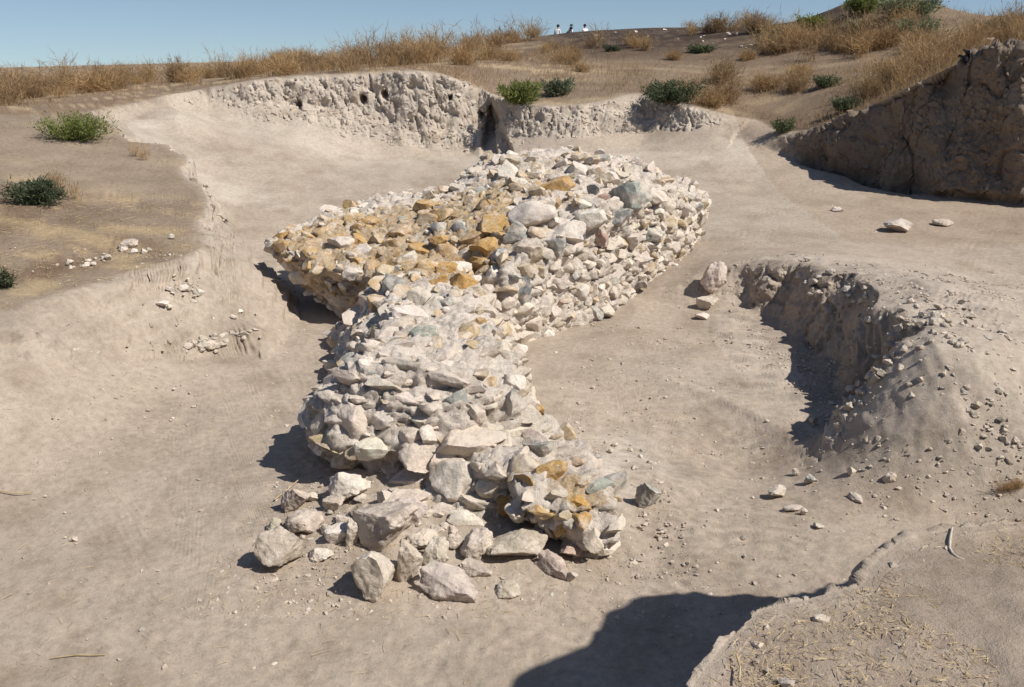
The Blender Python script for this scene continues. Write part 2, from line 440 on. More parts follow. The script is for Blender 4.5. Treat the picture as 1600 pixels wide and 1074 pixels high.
def build_terrain():
    th = np.concatenate([np.arange(-180, -62, 3.0), np.arange(-62, -38, 0.35), np.arange(-38, 38, 0.076), np.arange(38, 62, 0.16), np.arange(62, 180.1, 3.0)])
    th = np.radians(th)
    nC, nR = len(th), 900
    rp = np.concatenate([np.arange(0.5, 3.5, 0.012), np.arange(3.5, 70, 0.035), np.geomspace(70, 600, 60)])
    sel = np.unique(np.concatenate([np.arange(0, nC, 4), [nC - 1]]))
    A = th[sel]
    X = np.sin(A)[:, None] * rp[None]; Y = np.cos(A)[:, None] * rp[None]
    Z = terrain(X, Y)
    dr = np.diff(rp)[None]; dz = np.abs(np.diff(Z, axis=1)); rm = (rp[1:] + rp[:-1])[None] / 2; zm = (Z[:, 1:] + Z[:, :-1]) / 2
    w = (dr * np.maximum(0.16, np.minimum(1, (3.8 - zm) / rm)) + dz) / rm
    w = w + dr * 0.0002
    k = np.hanning(61); k /= k.sum()
    Ad = np.degrees(A)[:, None]
    wR = np.clip((Ad - 2) / 6, 0, 1) * np.clip((45 - Ad) / 5, 0, 1) * np.clip((rm - 10) / .8, 0, 1); wL = np.clip((-Ad - 17) / 9, 0, 1) * np.clip((45 + Ad) / 5, 0, 1) * np.clip((rm - 8) / .8, 0, 1)
    w = w + np.maximum(0.4 + 1.2 * np.clip((rm - 13) / 2, 0, 1), np.maximum(3.0 * wR, 1.8 * wL)) * dz / rm
    k2 = np.hanning(13); k2 /= k2.sum()
    sm1 = np.apply_along_axis(lambda v: np.convolve(v, k, 'same'), 0, w)
    sm2 = np.apply_along_axis(lambda v: np.convolve(v, k2, 'same'), 0, w)
    lim = np.where((A > R(8)) & (A < R(40)), 11.0, 15.5)[:, None]
    bl = np.clip((rm - lim) / 1.0 + .5, 0, 1)
    w = sm1 + (sm2 - sm1) * bl
    cum = np.concatenate([np.zeros((len(A), 1)), np.cumsum(w, 1)], 1)
    rs = np.empty((len(sel), nR), np.float32)
    for i in range(len(sel)):
        rs[i] = np.interp(np.linspace(0, cum[i, -1], nR), cum[i], rp)
    rr = np.empty((nC, nR), np.float32)
    for j in range(nR):
        rr[:, j] = np.interp(np.arange(nC), sel, rs[:, j])
    kk = np.hanning(41); kk /= kk.sum()
    pad = np.pad(rr, ((20, 20), (0, 0)), 'edge')
    rr = sum(kk[i] * pad[i:i + nC] for i in range(41)).astype(np.float32)
    X = np.sin(th)[:, None] * rr; Y = np.cos(th)[:, None] * rr
    Z, sp, wp, sb, wb, F, P = terrain(X, Y, True)
    V = np.stack([X, Y, Z], -1).astype(np.float32)
    def normals(V):
        a = np.gradient(V, axis=0); b = np.gradient(V, axis=1)
        n = np.cross(a, b); n /= np.linalg.norm(n, axis=-1, keepdims=True) + 1e-9
        return n if n[..., 2].mean() > 0 else -n
    N = normals(V)
    steep = np.clip((0.86 - N[..., 2]) / 0.35, 0, 1)
    face = (sp > -0.1) & (sp < wp + 0.25) & (P - F > 0.25)
    st = steep * np.clip((P - F) / 0.8, 0, 1) * face
    st = np.maximum(st, 0.75 * steep * (sb > -.1) * (sb < wb + .2))
    # relief of the dug faces: lumps, vertical ribs, fine crumble
    x, y, z = V[..., 0], V[..., 1], V[..., 2]
    near = np.clip(np.sqrt(x * x + y * y) / 9.0, 0.15, 1.0)
    r_ = np.sqrt(x * x + y * y)
    spc = r_ * r_ * 0.00042 * (1 - steep) + r_ * 0.0016 * steep
    def att(f): return np.clip(1.6 - 3.2 * f * spc, 0, 1)      # no relief finer than the mesh
    left_face = (x < -2.5) & (y < 16) & (sp > -.1)
    right_cliff = (x > 5.5) & (y > 14)
    st = st * np.where(left_face, 0.38, 1.0)
    d = st * near * (0.11 * fbm(x * 1.7, y * 1.7, z * 1.3, 3, 21) + 0.06 * fbm(x * 5, y * 5, z * 5, 3, 22))
    blk = fbm(x * 3.4 + 5, y * 3.4, z * 4.5, 3, 39)
    d = d + st * near * 0.12 * (np.round(blk * 4.5) / 4.5 - blk * .4)
    n1 = noise3(x * 2.6 + z * .8, y * 2.6, z * 1.0, 23); n2 = noise3(x * 5.5 - z * 2, y * 5.5, z * 2.4, 34)
    d = d - st * near * (0.10 * np.clip(1 - np.abs(n1) * 9, 0, 1) * (n2 > -.2) + 0.055 * np.clip(1 - np.abs(n2) * 6, 0, 1))
    d = d + st * near * 0.085 * fbm(x * 13, y * 13, z * 13, 2, 35) * att(13)
    lay = np.sin((z + 0.05 * fbm(x * .8, y * .8, z, 2, 24)) * 36.0)
    d = d + left_face * (sp > 0) * (sp < wp + .1) * 0.030 * np.clip(lay, -0.7, 1) * np.clip(steep * 3, 0, 1)
    cut = np.exp(-((P - z - .26) / .08) ** 2) - 1.1 * np.exp(-((P - z - .07) / .08) ** 2)
    d = d - left_face * (y < 13) * (sp > -.05) * 0.035 * cut * np.clip(steep * 2.5, 0, 1) * np.clip(.5 + 1.6 * fbm(x * 1.6, y * 1.6, z * 0, 3, 37), 0, 1.4)
    # a crust of turf juts over the lips
    d = d + st * near * (0.10 + 0.05 * right_cliff) * np.exp(-((P - z - .10) / .10) ** 2) * (0.4 + fbm(x * 2, y * 2, z, 2, 36)) * (F < P - .3)
    rib = noise3(x * 1.9 + y * 1.3, x * 0, z * 0.25, 33)
    d = d + st * right_cliff * (0.50 * rib + 0.12 * noise3(x * 4.5 + y * 3, x * 0, z * .6, 38))
    # soft ground: hollows, trodden marks, clods
    plateau = sp < -0.05
    d = d + 0.030 * fbm(x * 1.4, y * 1.4, z * 0, 3, 25) * np.where(plateau, 1.3, 0.8) * att(3)
    tread = np.clip(fbm(x * .6, y * .6, z * 0, 2, 26) * 2 + 0.35, 0, 1)
    d = d + 0.016 * tread * fbm(x * 5.5, y * 5.5, z * 0, 2, 27) * att(6)
    d = d + 0.007 * noise3(x * 13, y * 13, z * 13, 28) * att(13)
    mound = (x > 2.6) & (y > 5.2) & (y < 12.5) & (F > 0.12) & (sp > .2)
    mf = mound * np.clip((F - .12) * 3, 0, 1)
    d = d + 0.055 * mf * np.clip(fbm(x * 3.2, y * 3.2, z * 3.2, 3, 29), -.4, 1) * att(5)
    V = V + N * d[..., None]
    # old burrows and a collapsed hollow in the back bank
    for px, py, rad, dep in [(564,157,.085,.5),(599,149,.085,.5),(702,154,.055,.4),(466,165,.09,.35),(753,182,.09,.5)]:
        c = np.array(atY(px, py, 23.4))
        q = ((V[..., 0] - c[0]) / rad) ** 2 + ((V[..., 2] - c[2]) / (rad * 1.15)) ** 2
        m = np.exp(-q ** 2) * (V[..., 1] > 21) * (V[..., 1] < 25.5)
        V[..., 1] += dep * m
    c0 = np.array(atY(776, 232, 22.8)); c1 = np.array(atY(766, 168, 23.4))
    u = np.clip((V[..., 2] - c0[2]) / (c1[2] - c0[2]), -.2, 1.2)
    half = np.where((u > -.15) & (u < 1.05), 0.34 * np.clip(1 - u, 0, 1) + 0.05, 0.0)
    cx = c0[0] + (c1[0] - c0[0]) * u
    m = sstep((half - np.abs(V[..., 0] - cx)) / 0.10 + .5) * (half > 0) * (V[..., 1] > 21.5) * (V[..., 1] < 25)
    V[..., 1] += 0.8 * m * (0.55 + 0.45 * (V[..., 0] < cx))
    N = normals(V)
    # soil colours (what the earth is, plus shade painted into the right cliff)
    x, y, z = V[..., 0], V[..., 1], V[..., 2]
    def C(r_, g_, b_): return np.array([r_, g_, b_], np.float32)
    soil = np.broadcast_to(C(.408, .338, .268), V.shape).copy()
    def blend(soil, c, a): return soil + (c - soil) * np.clip(a, 0, 1)[..., None]
    big = fbm(x * .35, y * .35, z * 0, 4, 41)
    fine = fbm(x * 2.5, y * 2.5, z * 0, 4, 42)
    soil = blend(soil, C(.425, .362, .295), (big + .1) * 1.4)
    soil = blend(soil, C(.315, .25, .19), (fine - .12) * 1.5)
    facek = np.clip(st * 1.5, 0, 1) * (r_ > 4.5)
    soil = blend(soil, C(.50, .435, .36), facek * 0.85)
    soil = blend(soil, C(.36, .285, .215), facek * np.clip(fbm(x * 2, y * 2, z * 5, 3, 43) * 2 - .25, 0, .7))
    wash = np.exp(-((sp - wp - .5) / .8) ** 2) * (y > 17) * (P - F > .3) * (x < 7)
    soil = blend(soil, C(.53, .465, .385), wash * .75 * np.clip(.7 + fine, 0, 1))
    soil = blend(soil, C(.058, .049, .040), right_cliff * facek * .9)  # right cliff face darkened in colour to deepen its shade
    rightbare = right_cliff & (sp > 0)
    soil = blend(soil, C(.335, .255, .185), rightbare * .5)
    pl = np.clip(-sp / 0.25, 0, 1)
    soil = blend(soil, C(.225, .165, .11), pl * .9)
    soil = blend(soil, C(.235, .165, .112), pl * np.clip(fbm(x * .5, y * .5, z * 0, 3, 44) * 2.2 + .1, 0, .8))
    soil = blend(soil, C(.50, .39, .24), pl * np.clip(fbm(x * .9, y * 2.2, z * 0, 4, 45) * 2 - .1, 0, .75))
    soil = blend(soil, C(.20, .145, .10), pl * np.clip((y - 19) / 5, 0, 1) * np.clip((x - 1) / 3, 0, 1) * .6)
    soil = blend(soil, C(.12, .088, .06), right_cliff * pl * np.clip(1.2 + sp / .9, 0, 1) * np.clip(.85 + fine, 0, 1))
    crest = pl * np.clip((y - 29) / 7, 0, 1) * np.clip((x + 1) / 4, 0, 1) * np.clip((16 - x) / 4, 0, 1)
    soil = blend(soil, C(.06, .042, .031), crest * np.clip(.95 + .7 * fine, 0, 1))
    ledge = pl * (np.sqrt(x * x + y * y) < 7) * (y < 6)
    soil = blend(soil, C(.35, .285, .225), ledge * .9)
    terr = pl * (x < -3) * (y < 19)
    soil = blend(soil, C(.30, .24, .18), terr * .75)
    soil = blend(soil, C(.17, .12, .082), terr * np.exp(-(((x + 7.6) / 2.4) ** 2 + ((y - 12.2) / 1.5) ** 2)) * np.clip(.9 + fine, 0, 1))
    soil = blend(soil, C(.19, .13, .085), terr * (y < 11.6) * np.exp(-((sp + 1.0) / .5) ** 2) * np.clip(.7 + 1.5 * fine, 0, .9))
    soil = blend(soil, C(.46, .35, .20), terr * (y < 14) * np.clip(fbm(x * 1.5, y * 3, z * 0, 3, 48) * 2.2 - .2, 0, .6))
    mk = mf * 1.0
    soil = blend(soil, C(.455, .39, .32), mk * .7)
    apron = np.exp(-(((x - .95) / .55) ** 2 + ((y - 7.1) / 1.1) ** 2)) + .8 * np.exp(-(((x + 1.0) / .9) ** 2 + ((y - 6.2) / .6) ** 2))
    soil = blend(soil, C(.60, .53, .45), apron * np.clip(.6 + 1.4 * fine, 0, .8))
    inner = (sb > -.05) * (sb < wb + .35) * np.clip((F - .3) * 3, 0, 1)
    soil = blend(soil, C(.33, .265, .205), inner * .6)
    # cut into named pieces of the setting
    reg = np.zeros(x.shape, np.int32)                     # 0 pit_floor
    reg[(sp > -.03) & (sp < wp + .05) & (P - F > .22)] = 1   # earth_bank
    reg[sp <= -.03] = 2                                   # hillside
    reg[(sp <= -.03) & (x < -2) & (y < 19.3) & (y > 5)] = 3  # terrace
    reg[(sp <= -.03) & (y <= 6.5) & (x > -3)] = 4        # ledge
    reg[mound & (sb < .05) & (F > .22)] = 5
    fr = reg[:-1, :-1].ravel()
    idx = np.arange(nC * nR).reshape(nC, nR)
    quads = np.stack([idx[:-1, :-1], idx[:-1, 1:], idx[1:, 1:], idx[1:, :-1]], -1).reshape(-1, 4)
    quads = quads[:, ::-1]
    Vf, Nf, Sf = V.reshape(-1, 3), N.reshape(-1, 3), soil.reshape(-1, 3)
    a, b_, c_ = Vf[quads[0, 0]], Vf[quads[0, 1]], Vf[quads[0, 2]]
    if np.cross(b_ - a, c_ - a)[2] < 0: quads = quads[:, ::-1]
    names = ['pit_floor', 'earth_bank', 'hillside', 'terrace', 'ledge', 'earth_mound']
    for k, nm in enumerate(names):
        q = quads[fr == k]
        if not len(q): continue
        used, inv = np.unique(q, return_inverse=True)
        me = np_mesh(nm, Vf[used], inv.reshape(-1, 4))
        me.polygons.foreach_set('use_smooth', np.ones(len(me.polygons), bool))
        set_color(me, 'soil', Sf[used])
        me.normals_split_custom_set_from_vertices(Nf[used].tolist())
        o = link(nm, me, M_EARTH)
        tag(o, kind='structure')
    return V, N, np.maximum(st, .3 * (mf > .5) * (fbm(x * 1.5, y * 1.5, z, 2, 55) > .12)), soil, sp
TERR = build_terrain()

# ------------------------------------------------------------------ rock shapes
_ico = {}
def ico(sub):
    if sub not in _ico:
        bm = bmesh.new(); bmesh.ops.create_icosphere(bm, subdivisions=sub, radius=1.0)
        _ico[sub] = (np.array([v.co[:] for v in bm.verts]), np.array([[v.index for v in f.verts] for f in bm.faces]))
        bm.free()
    return _ico[sub]

def rock_verts(seed, sub=3, planes=11, rough=0.05, flat=1.0, lo=.5, hi=.85):
    rs = np.random.default_rng(seed)
    v, f = ico(sub)
    v = v * (1 + 0.16 * fbm(v[:, 0] * 1.2 + seed * 3.1, v[:, 1] * 1.2, v[:, 2] * 1.2, 2, seed)[:, None])
    for _ in range(planes):
        n = rs.normal(size=3); n[2] *= flat; n /= np.linalg.norm(n)
        dd = rs.uniform(lo, hi)
        p = v @ n
        v = v - np.clip(p - dd, 0, None)[:, None] * n[None] * 0.96
    v = v * (1 + rough * fbm(v[:, 0] * 3.2 + seed, v[:, 1] * 3.2, v[:, 2] * 3.2, 4, seed + 5, .6)[:, None])
    v = v - (v.max(0) + v.min(0)) / 2
    v = v / (v.max(0) - v.min(0))
    return v, f

def rock_mesh(name, seed, sharp=0.5, **kw):
    v, f = rock_verts(seed, **kw)
    me = np_mesh(name, v, f)
    me.polygons.foreach_set('use_smooth', np.ones(len(me.polygons), bool))
    me.set_sharp_from_angle(angle=sharp)
    return me

TINT = {'C': (.58, .505, .42), 'W': (.685, .615, .53), 'G': (.345, .345, .31), 'D': (.25, .26, .255), 'O': (.47, .36, .22), 'T': (.45, .36, .25), 'R': (.43, .30, .25), 'B': (.45, .385, .31), 'S': (.48, .43, .37)}
def jitter(c, a=.08):
    k = 1 + random.uniform(-a, a)
    return tuple(max(0.01, x * k * (1 + random.uniform(-.03, .03))) for x in c)

# ------------------------------------------------------------------ ruined wall
wall = bpy.data.objects.new('ruined_wall', None)
wall.location = (0, 9.5, 0)
col.objects.link(wall)
tag(wall, 'ruined rubble masonry wall of pale and ochre stones standing in the middle of the pit', 'ruin')

def hull_piece(pts):
    bm = bmesh.new()
    for p in pts: bm.verts.new(p)
    r = bmesh.ops.convex_hull(bm, input=bm.verts)
    junk = [e for e in r['geom_interior'] if isinstance(e, bmesh.types.BMVert)]
    bmesh.ops.delete(bm, geom=junk, context='VERTS')
    return bm

def core_mesh(pieces, voxel):
    tmp = bpy.data.meshes.new('tmp')
    bm = bmesh.new()
    for p in pieces:
        h = hull_piece(p)
        m = bpy.data.meshes.new('t'); h.to_mesh(m); h.free(); bm.from_mesh(m); bpy.data.meshes.remove(m)
    bm.to_mesh(tmp); bm.free()
    o = bpy.data.objects.new('tmp', tmp); col.objects.link(o)
    md = o.modifiers.new('r', 'REMESH'); md.mode = 'VOXEL'; md.voxel_size = voxel
    sm = o.modifiers.new('s', 'SMOOTH'); sm.factor = 0.5; sm.iterations = 6
    dg = bpy.context.evaluated_depsgraph_get()
    me = bpy.data.meshes.new_from_object(o.evaluated_get(dg))
    bpy.data.objects.remove(o); bpy.data.meshes.remove(tmp)
    return me

Z0 = -.15
PIECES = [
  # far wall, right half with the coursed face
  [(-.05,10.35,Z0),(1.1,11.5,Z0),(2.85,13.8,Z0),(3.2,14.5,Z0),(1.6,15.5,Z0),(-1.0,14.6,Z0),(-1.6,12,Z0),
   (-.1,10.55,.95),(1.1,11.72,1.38),(1.97,12.82,1.48),(2.97,14.02,1.2),(3.15,14.55,1.1),(2.75,14.95,1.3),(1.9,15.3,1.62),(.9,15.4,1.75),(-.5,14.6,1.62),(-1.2,12.4,1.1)],
  [(-.1,11.2,1.05),(.5,11.9,1.5),(1.4,13.0,1.62),(2.3,14.2,1.5),(2.1,15.0,1.52),(.9,15.2,1.75),(-.3,14.4,1.75),(-1.3,13.2,1.3),(-1.0,11.6,1.0)],
  # far wall, left half running to the overhanging tip
  [(-1.0,10.8,Z0),(-2.1,11.4,Z0),(-2.55,12.2,Z0),(-2.2,13.3,Z0),(-.8,13.6,Z0),
   (-.6,10.7,.75),(-2.2,11.15,.75),(-3.3,11.95,.75),(-3.5,12.25,.9),(-2.7,13.4,1.15),(-1.3,13.9,1.35),(-.5,12.8,1.3)],
  # neck joining the two
  [(-1.9,8.2,Z0),(-2.15,10.9,Z0),(.0,10.4,Z0),(.25,9.2,Z0),(.3,8.3,Z0),(-.2,7.6,Z0),
   (-1.2,8.5,.9),(-1.35,9.6,.9),(-1.6,10.7,.82),(-2.1,9.6,.0),(-2.25,10.6,.1),(-.7,11.2,.92),(-.35,10.2,.75),(-.2,8.6,.8),(-.35,7.8,.88)],
  # near block with the undercut front
  [(-1.5,7.1,Z0),(-1.65,8.4,Z0),(.3,8.2,Z0),(.45,7.2,Z0),(-.3,6.75,Z0),
   (-1.85,7.05,.55),(-1.85,7.6,.42),(-1.43,6.9,1.0),(-1.7,8.2,.2),(-1.0,8.3,1.02),(-.9,6.88,1.10),(-.35,6.92,1.03),(-.1,7.9,.92),(.2,7.05,.6),(-1.25,6.5,.5),(-.45,6.45,.5),(-1.5,6.65,.55)],
  # lower courses in front and the lichened spur
  [(-.7,6.1,Z0),(-.9,7.0,Z0),(.6,7.2,Z0),(.75,6.3,Z0),(.1,6.0,Z0),(-.65,6.3,.32),(-.75,6.9,.5),(.3,7.1,.5),(.66,6.7,.42),(.1,6.15,.5)],
  [(-1.65,6.8,Z0),(-1.5,6.15,Z0),(-.95,5.75,Z0),(-.1,5.7,Z0),(.2,6.2,Z0),(-1.15,6.7,.28),(-.4,6.5,.42),(-.9,6.15,.2),(-.2,6.1,.25)],
  [(.1,6.25,.18),(.66,6.2,.0),(.78,5.95,.05),(.55,5.72,.0),(.05,5.8,.25),(.0,6.3,.5),(.6,6.35,.5),(.78,5.9,.42),(.5,5.68,.42),(.02,5.82,.45)],
  [(.45,5.7,-.1),(.72,5.7,-.1),(.7,6.0,-.1),(.5,6.05,-.1),(.42,5.66,.3),(.76,5.72,.3),(.72,6.05,.3)],
]
core_me = core_mesh(PIECES, 0.028)
core_me.name = 'mortar_core'
nv = len(core_me.vertices)
cv = np.empty(nv * 3, np.float32); core_me.vertices.foreach_get('co', cv); cv = cv.reshape(-1, 3)
cn = np.empty(nv * 3, np.float32); core_me.vertices.foreach_get('normal', cn); cn = cn.reshape(-1, 3)
x, y, z = cv.T
disp = 0.09 * fbm(x * 1.6, y * 1.6, z * 1.9, 2, 61) + 0.08 * fbm(x * 5, y * 5, z * 6, 3, 62) + 0.075 * (0.35 - np.abs(fbm(x * 11, y * 11, z * 13, 3, 63)))
blk = fbm(x * 4.2, y * 4.2, z * 6.5, 3, 64)
disp = disp + (0.07 * (np.round(blk * 4) / 4) + 0.01) * np.clip((9.5 - y) / 2, .35, 1)
crev = np.clip(1 - np.abs(noise3(x * 4.2, y * 4.2, z * 7.0, 66)) * 6, 0, 1)
disp = disp - 0.11 * crev * np.clip(1.3 - cn[:, 2] * 1.3, 0.15, 1)
disp = disp + 0.022 * fbm(x * 27, y * 27, z * 27, 2, 65)
cv = cv + cn * disp[:, None]
core_me.vertices.foreach_set('co', cv.ravel()); core_me.update()
core_me.polygons.foreach_set('use_smooth', np.ones(len(core_me.polygons), bool))

def lichen_at(p):
    """how much ochre lichen grows here"""
    x, y, z = p[..., 0], p[..., 1], p[..., 2]
    def blob(cx, cy, rx, ry): return np.exp(-(((x - cx) / rx) ** 2 + ((y - cy) / ry) ** 2))
    v = .95 * blob(-2.6, 12.1, 1.4, 1.0) + .75 * blob(-1.3, 11.9, 1.4, 1.3) + .7 * blob(-.5, 11.1, .9, .8) + .6 * blob(.2, 12.6, 1.3, 1.2) + .65 * blob(.6, 14.2, 1.6, 1.2) + 1.0 * blob(.5, 5.9, .45, .35) + .65 * blob(-1.2, 10.2, .9, 1.0) + .4 * blob(-.9, 8.2, 1.2, 1.2)
    v = v * np.clip((z + .1) / .5, 0, 1)
    v = np.where((y < 6.6), v * 1.0, v)
    return np.clip(v, 0, 1)
lich = lichen_at(cv)
a = core_me.attributes.new('lichen', 'FLOAT', 'POINT'); a.data.foreach_set('value', lich.astype(np.float32))
core_me.materials.clear()
core = link('mortar_core', core_me, M_MORTAR, wall)
core.matrix_parent_inverse = wall.matrix_basis.inverted()

bvh = BVHTree.FromPolygons([tuple(v) for v in cv], [tuple(p.vertices) for p in core_me.polygons])

PROTO = []
for k in range(34):
    PROTO.append(rock_mesh('stone', 100 + k, sub=4, planes=8 + k % 5, rough=.16, lo=.34 if k % 4 else .5, hi=.68, sharp=.75))
for m in PROTO: m.materials.append(M_STONE)

stones = []     # (pos, matrix, proto index, tint, lichen, shown size)
placed = []     # (pos, radius)
def stone_matrix(p, n, w, h, dep, roll, tilt=None):
    up = Vector((0, 0, 1))
    xax = up.cross(n) if abs(n.z) < .95 else Vector((1, 0, 0))
    xax.normalize()
    m = Matrix((xax, n, xax.cross(n))).transposed().to_4x4()
    m = m @ Matrix.Rotation(roll, 4, 'Y') @ Matrix.Rotation(random.uniform(-.2, .2), 4, 'X') @ Matrix.Rotation(random.uniform(-.2, .2), 4, 'Z')
    return Matrix.Translation(p) @ m @ Matrix.Diagonal((w, dep, h, 1))

def add_stone(p, n, w, h, dep, tint, lichen, roll, sink=.1, k=None):
    c = p - n * dep * sink
    dist = (c - EYE).length
    vis = max(0.0, n.dot((EYE - c).normalized()))
    stones.append((stone_matrix(c, n, w, h, dep, roll), random.randrange(len(PROTO)) if k is None else k, tint, lichen, (w + h) / 2 / dist * (vis > .02), c))
    placed.append((p.copy(), (w + h) / 4))

HERO = """516 303 25 20 O;548 323 22 20 O;485 338 20 12 D;561 298 18 14 O;619 283 35 12 T;666 323 36 24 O;692 337 28 18 O;578 347 36 15 O;536 383 34 26 C;562 378 22 26 O;441 371 26 20 O;440 386 24 18 O;
614 383 30 22 O;553 409 24 18 O;692 358 34 22 G;772 352 48 34 O;742 371 40 20 O;694 395 40 30 O;684 376 26 16 O;732 397 34 24 T;762 388 36 32 O;787 401 30 28 D;664 419 42 24 O;698 421 32 20 O;724 442 38 30 O;
752 414 46 18 O;753 444 30 32 C;777 429 32 22 W;614 447 34 30 G;681 442 34 20 O;656 466 34 28 C;656 391 30 22 O;793 273 34 28 W;801 254 36 16 T;868 295 52 32 O;901 269 36 34 W;921 299 32 28 D;977 305 56 38 G;
967 338 44 24 D;923 341 44 30 W;943 308 18 10 R;974 360 26 18 D;833 336 62 40 W;891 361 42 30 W;808 368 40 34 G;847 363 40 24 T;866 383 36 28 G;827 393 40 32 T;938 373 28 24 R;984 376 34 24 C;1019 366 28 24 G;
1047 348 24 18 T;1031 333 22 16 W;1019 308 40 24 C;1019 383 28 12 W;1094 344 20 24 C;815 456 27 38 D;814 421 40 20 T;843 424 28 22 T;908 456 24 24 W;901 432 18 10 D;888 251 34 10 G;931 251 40 14 G;805 293 18 12 T;
931 271 24 18 T;956 278 28 20 W;999 328 18 22 C;790 452 32 20 T;848 475 36 28 S;819 483 30 20 W;792 520 34 30 C;832 507 34 28 W;855 523 30 20 W;811 528 36 22 C;771 517 18 18 D;830 533 18 16 T;882 470 28 10 R;
947 486 20 20 C;663 520 40 28 G;703 555 40 30 C;509 561 60 34 S;480 543 26 24 W;715 621 42 26 G;636 624 56 18 W;598 604 50 26 C;767 601 18 18 O;805 601 26 28 W;798 627 28 32 G;844 640 22 18 O;827 591 18 18 W;
797 559 24 22 S;752 505 22 18 O;741 650 30 34 C;653 658 34 20 W;506 658 34 36 C;555 660 40 58 C;598 655 40 34 W;667 638 36 20 W;643 684 40 34 C;669 678 24 24 W;736 690 92 44 C;659 716 56 32 C;450 635 22 40 C;
495 687 32 26 W;501 707 22 14 W;843 701 44 24 G;870 706 50 22 S;822 728 36 32 T;861 732 44 34 O;814 752 48 22 O;740 787 70 22 C;800 787 50 30 O;878 825 24 26 O;846 800 40 22 O;905 785 36 20 O;880 806 26 16 T;925 842 34 36 C;870 772 34 16 C;915 815 28 18 O;818 831 50 20 C;857 827 20 18 C;713 746 66 70 C;
642 752 54 44 W;725 812 50 30 W;780 814 36 24 W;899 722 26 16 T;690 720 40 26 C;580 700 44 30 W;540 720 40 26 B;610 735 34 22 C;470 600 24 26 C;
540 590 50 20 C;700 590 60 24 C;630 570 60 20 S;575 545 36 18 C;740 730 40 26 W;770 760 44 24 C;690 800 40 24 C;760 840 36 24 W"""
for h in HERO.replace('\n', '').split(';'):
    px, py, w, hh, c = h.split()
    px, py, w, hh = float(px), float(py), float(w), float(hh)
    d = Vector(ray(px, py)); d.normalize()
    loc, n, idx, dist = bvh.ray_cast(EYE, d)
    if loc is None: continue
    depth = dist * (d.dot(Vector((0, math.cos(PITCH), -math.sin(PITCH)))))
    sc = depth / FPX
    nn = (n * 1.0 - d * 0.55).normalized()
    li = float(lichen_at(np.array(loc)))
    lv = {'O': random.uniform(.72, .96), 'T': random.uniform(.3, .5), 'W': .12 + .3 * li, 'C': .1 + .3 * li, 'G': .1 + .15 * li, 'D': .05 + .1 * li}.get(c, .1)
    w_, h_ = w * sc * 1.22, hh * sc * 1.26
    add_stone(loc, nn, w_, h_, .9 * math.sqrt(w_ * h_) + .03, jitter(TINT[c]), lv, random.uniform(-.22, .22), .12 if loc.y < 9.2 else .10)

# fill: scatter the rest of the rubble over the core, large stones first
tri = []
core_me.calc_loop_triangles()
ti = np.empty(len(core_me.loop_triangles) * 3, np.int32); core_me.loop_triangles.foreach_get('vertices', ti); ti = ti.reshape(-1, 3)
A_, B_, C_ = cv[ti[:, 0]], cv[ti[:, 1]], cv[ti[:, 2]]
cr = np.cross(B_ - A_, C_ - A_); area = np.linalg.norm(cr, axis=1) / 2; fn = cr / (2 * area[:, None] + 1e-12)
keep = (A_[:, 2] > .0)
prob = area * keep; prob /= prob.sum()
class Grid:
    def __init__(s, c): s.c = c; s.d = {}
    def key(s, p): return tuple(int(math.floor(q / s.c)) for q in p)
    def ok(s, p, r, f):
        k = s.key(p)
        for i in (-1, 0, 1):
            for j in (-1, 0, 1):
                for l in (-1, 0, 1):
                    for q, rr in s.d.get((k[0] + i, k[1] + j, k[2] + l), ()):
                        if (q - p).length < (r + rr) * f: return False
        return True
    def add(s, p, r): s.d.setdefault(s.key(p), []).append((p, r))
grid = Grid(.45)
for p, r in placed: grid.add(p, r)
def fill(count, w0, w1, f, facew, topw):
    ids = RNG.choice(len(ti), count, p=prob)
    uv = RNG.random((count, 2)); sq = np.sqrt(uv[:, 0])
    pts = A_[ids] * (1 - sq)[:, None] + B_[ids] * (sq * (1 - uv[:, 1]))[:, None] + C_[ids] * (sq * uv[:, 1])[:, None]
    for i in range(count):
        if pts[i][1] < 6.45 and pts[i][0] > 0 and random.random() < .4: continue
        if pts[i][1] < 9 and random.random() < .1: continue
        p = Vector(pts[i]); n = Vector(fn[ids[i]])
        if n.z < -.75: continue
        if random.random() > (topw if n.z > .62 else facew): continue
        w = random.uniform(w0, w1) * (1.2 if p.y < 7.4 else 1.0)
        if n.z > .62: h = w * random.uniform(.5, .85)
        else: h = w * (random.uniform(.32, .62) if p.y < 7.4 else random.uniform(.42, .75))
        if p.y > 10.2 and p.x > -.3 and n.z < .6 and n.y < .3 and w > .13:
            c_ = math.floor(p.z / .155)
            p = Vector((p.x, p.y, (c_ + .5) * .155)) - n * .01
            h = random.uniform(.135, .175); w = random.uniform(.17, .34)
        r = (w + h) / 4
        if not grid.ok(p, r, f): continue
        grid.add(p, r)
        li = float(lichen_at(np.array(p)))
        q = random.random()
        if q < .12 + .55 * li: c, lv = 'O' if random.random() < .55 else 'T', .3 + .45 * li
        elif q < .74: c, lv = 'C', .05 + .45 * li
        elif q < .86: c, lv = 'W', .05 + .45 * li
        elif q < .93: c, lv = 'S', .1 + .3 * li
        elif q < .97: c, lv = 'G', .1 + .2 * li
        elif q < .985: c, lv = 'R', .1
        else: c, lv = 'D', .1
        nn = (n + Vector((0, 0, random.uniform(-.1, .15)))).normalized()
        add_stone(p, nn, w, h, .8 * math.sqrt(w * h) + .02, jitter(TINT[c]), lv, random.uniform(-.3, .3) if n.z > .62 else random.uniform(-.16, .16), .40 if n.z > .62 else .19 if p.y < 9 else .20)
fill(3000, .26, .42, .80, .95, .10)
fill(6000, .16, .27, .74, .95, .13)
fill(9000, .08, .16, .72, .8, .16)
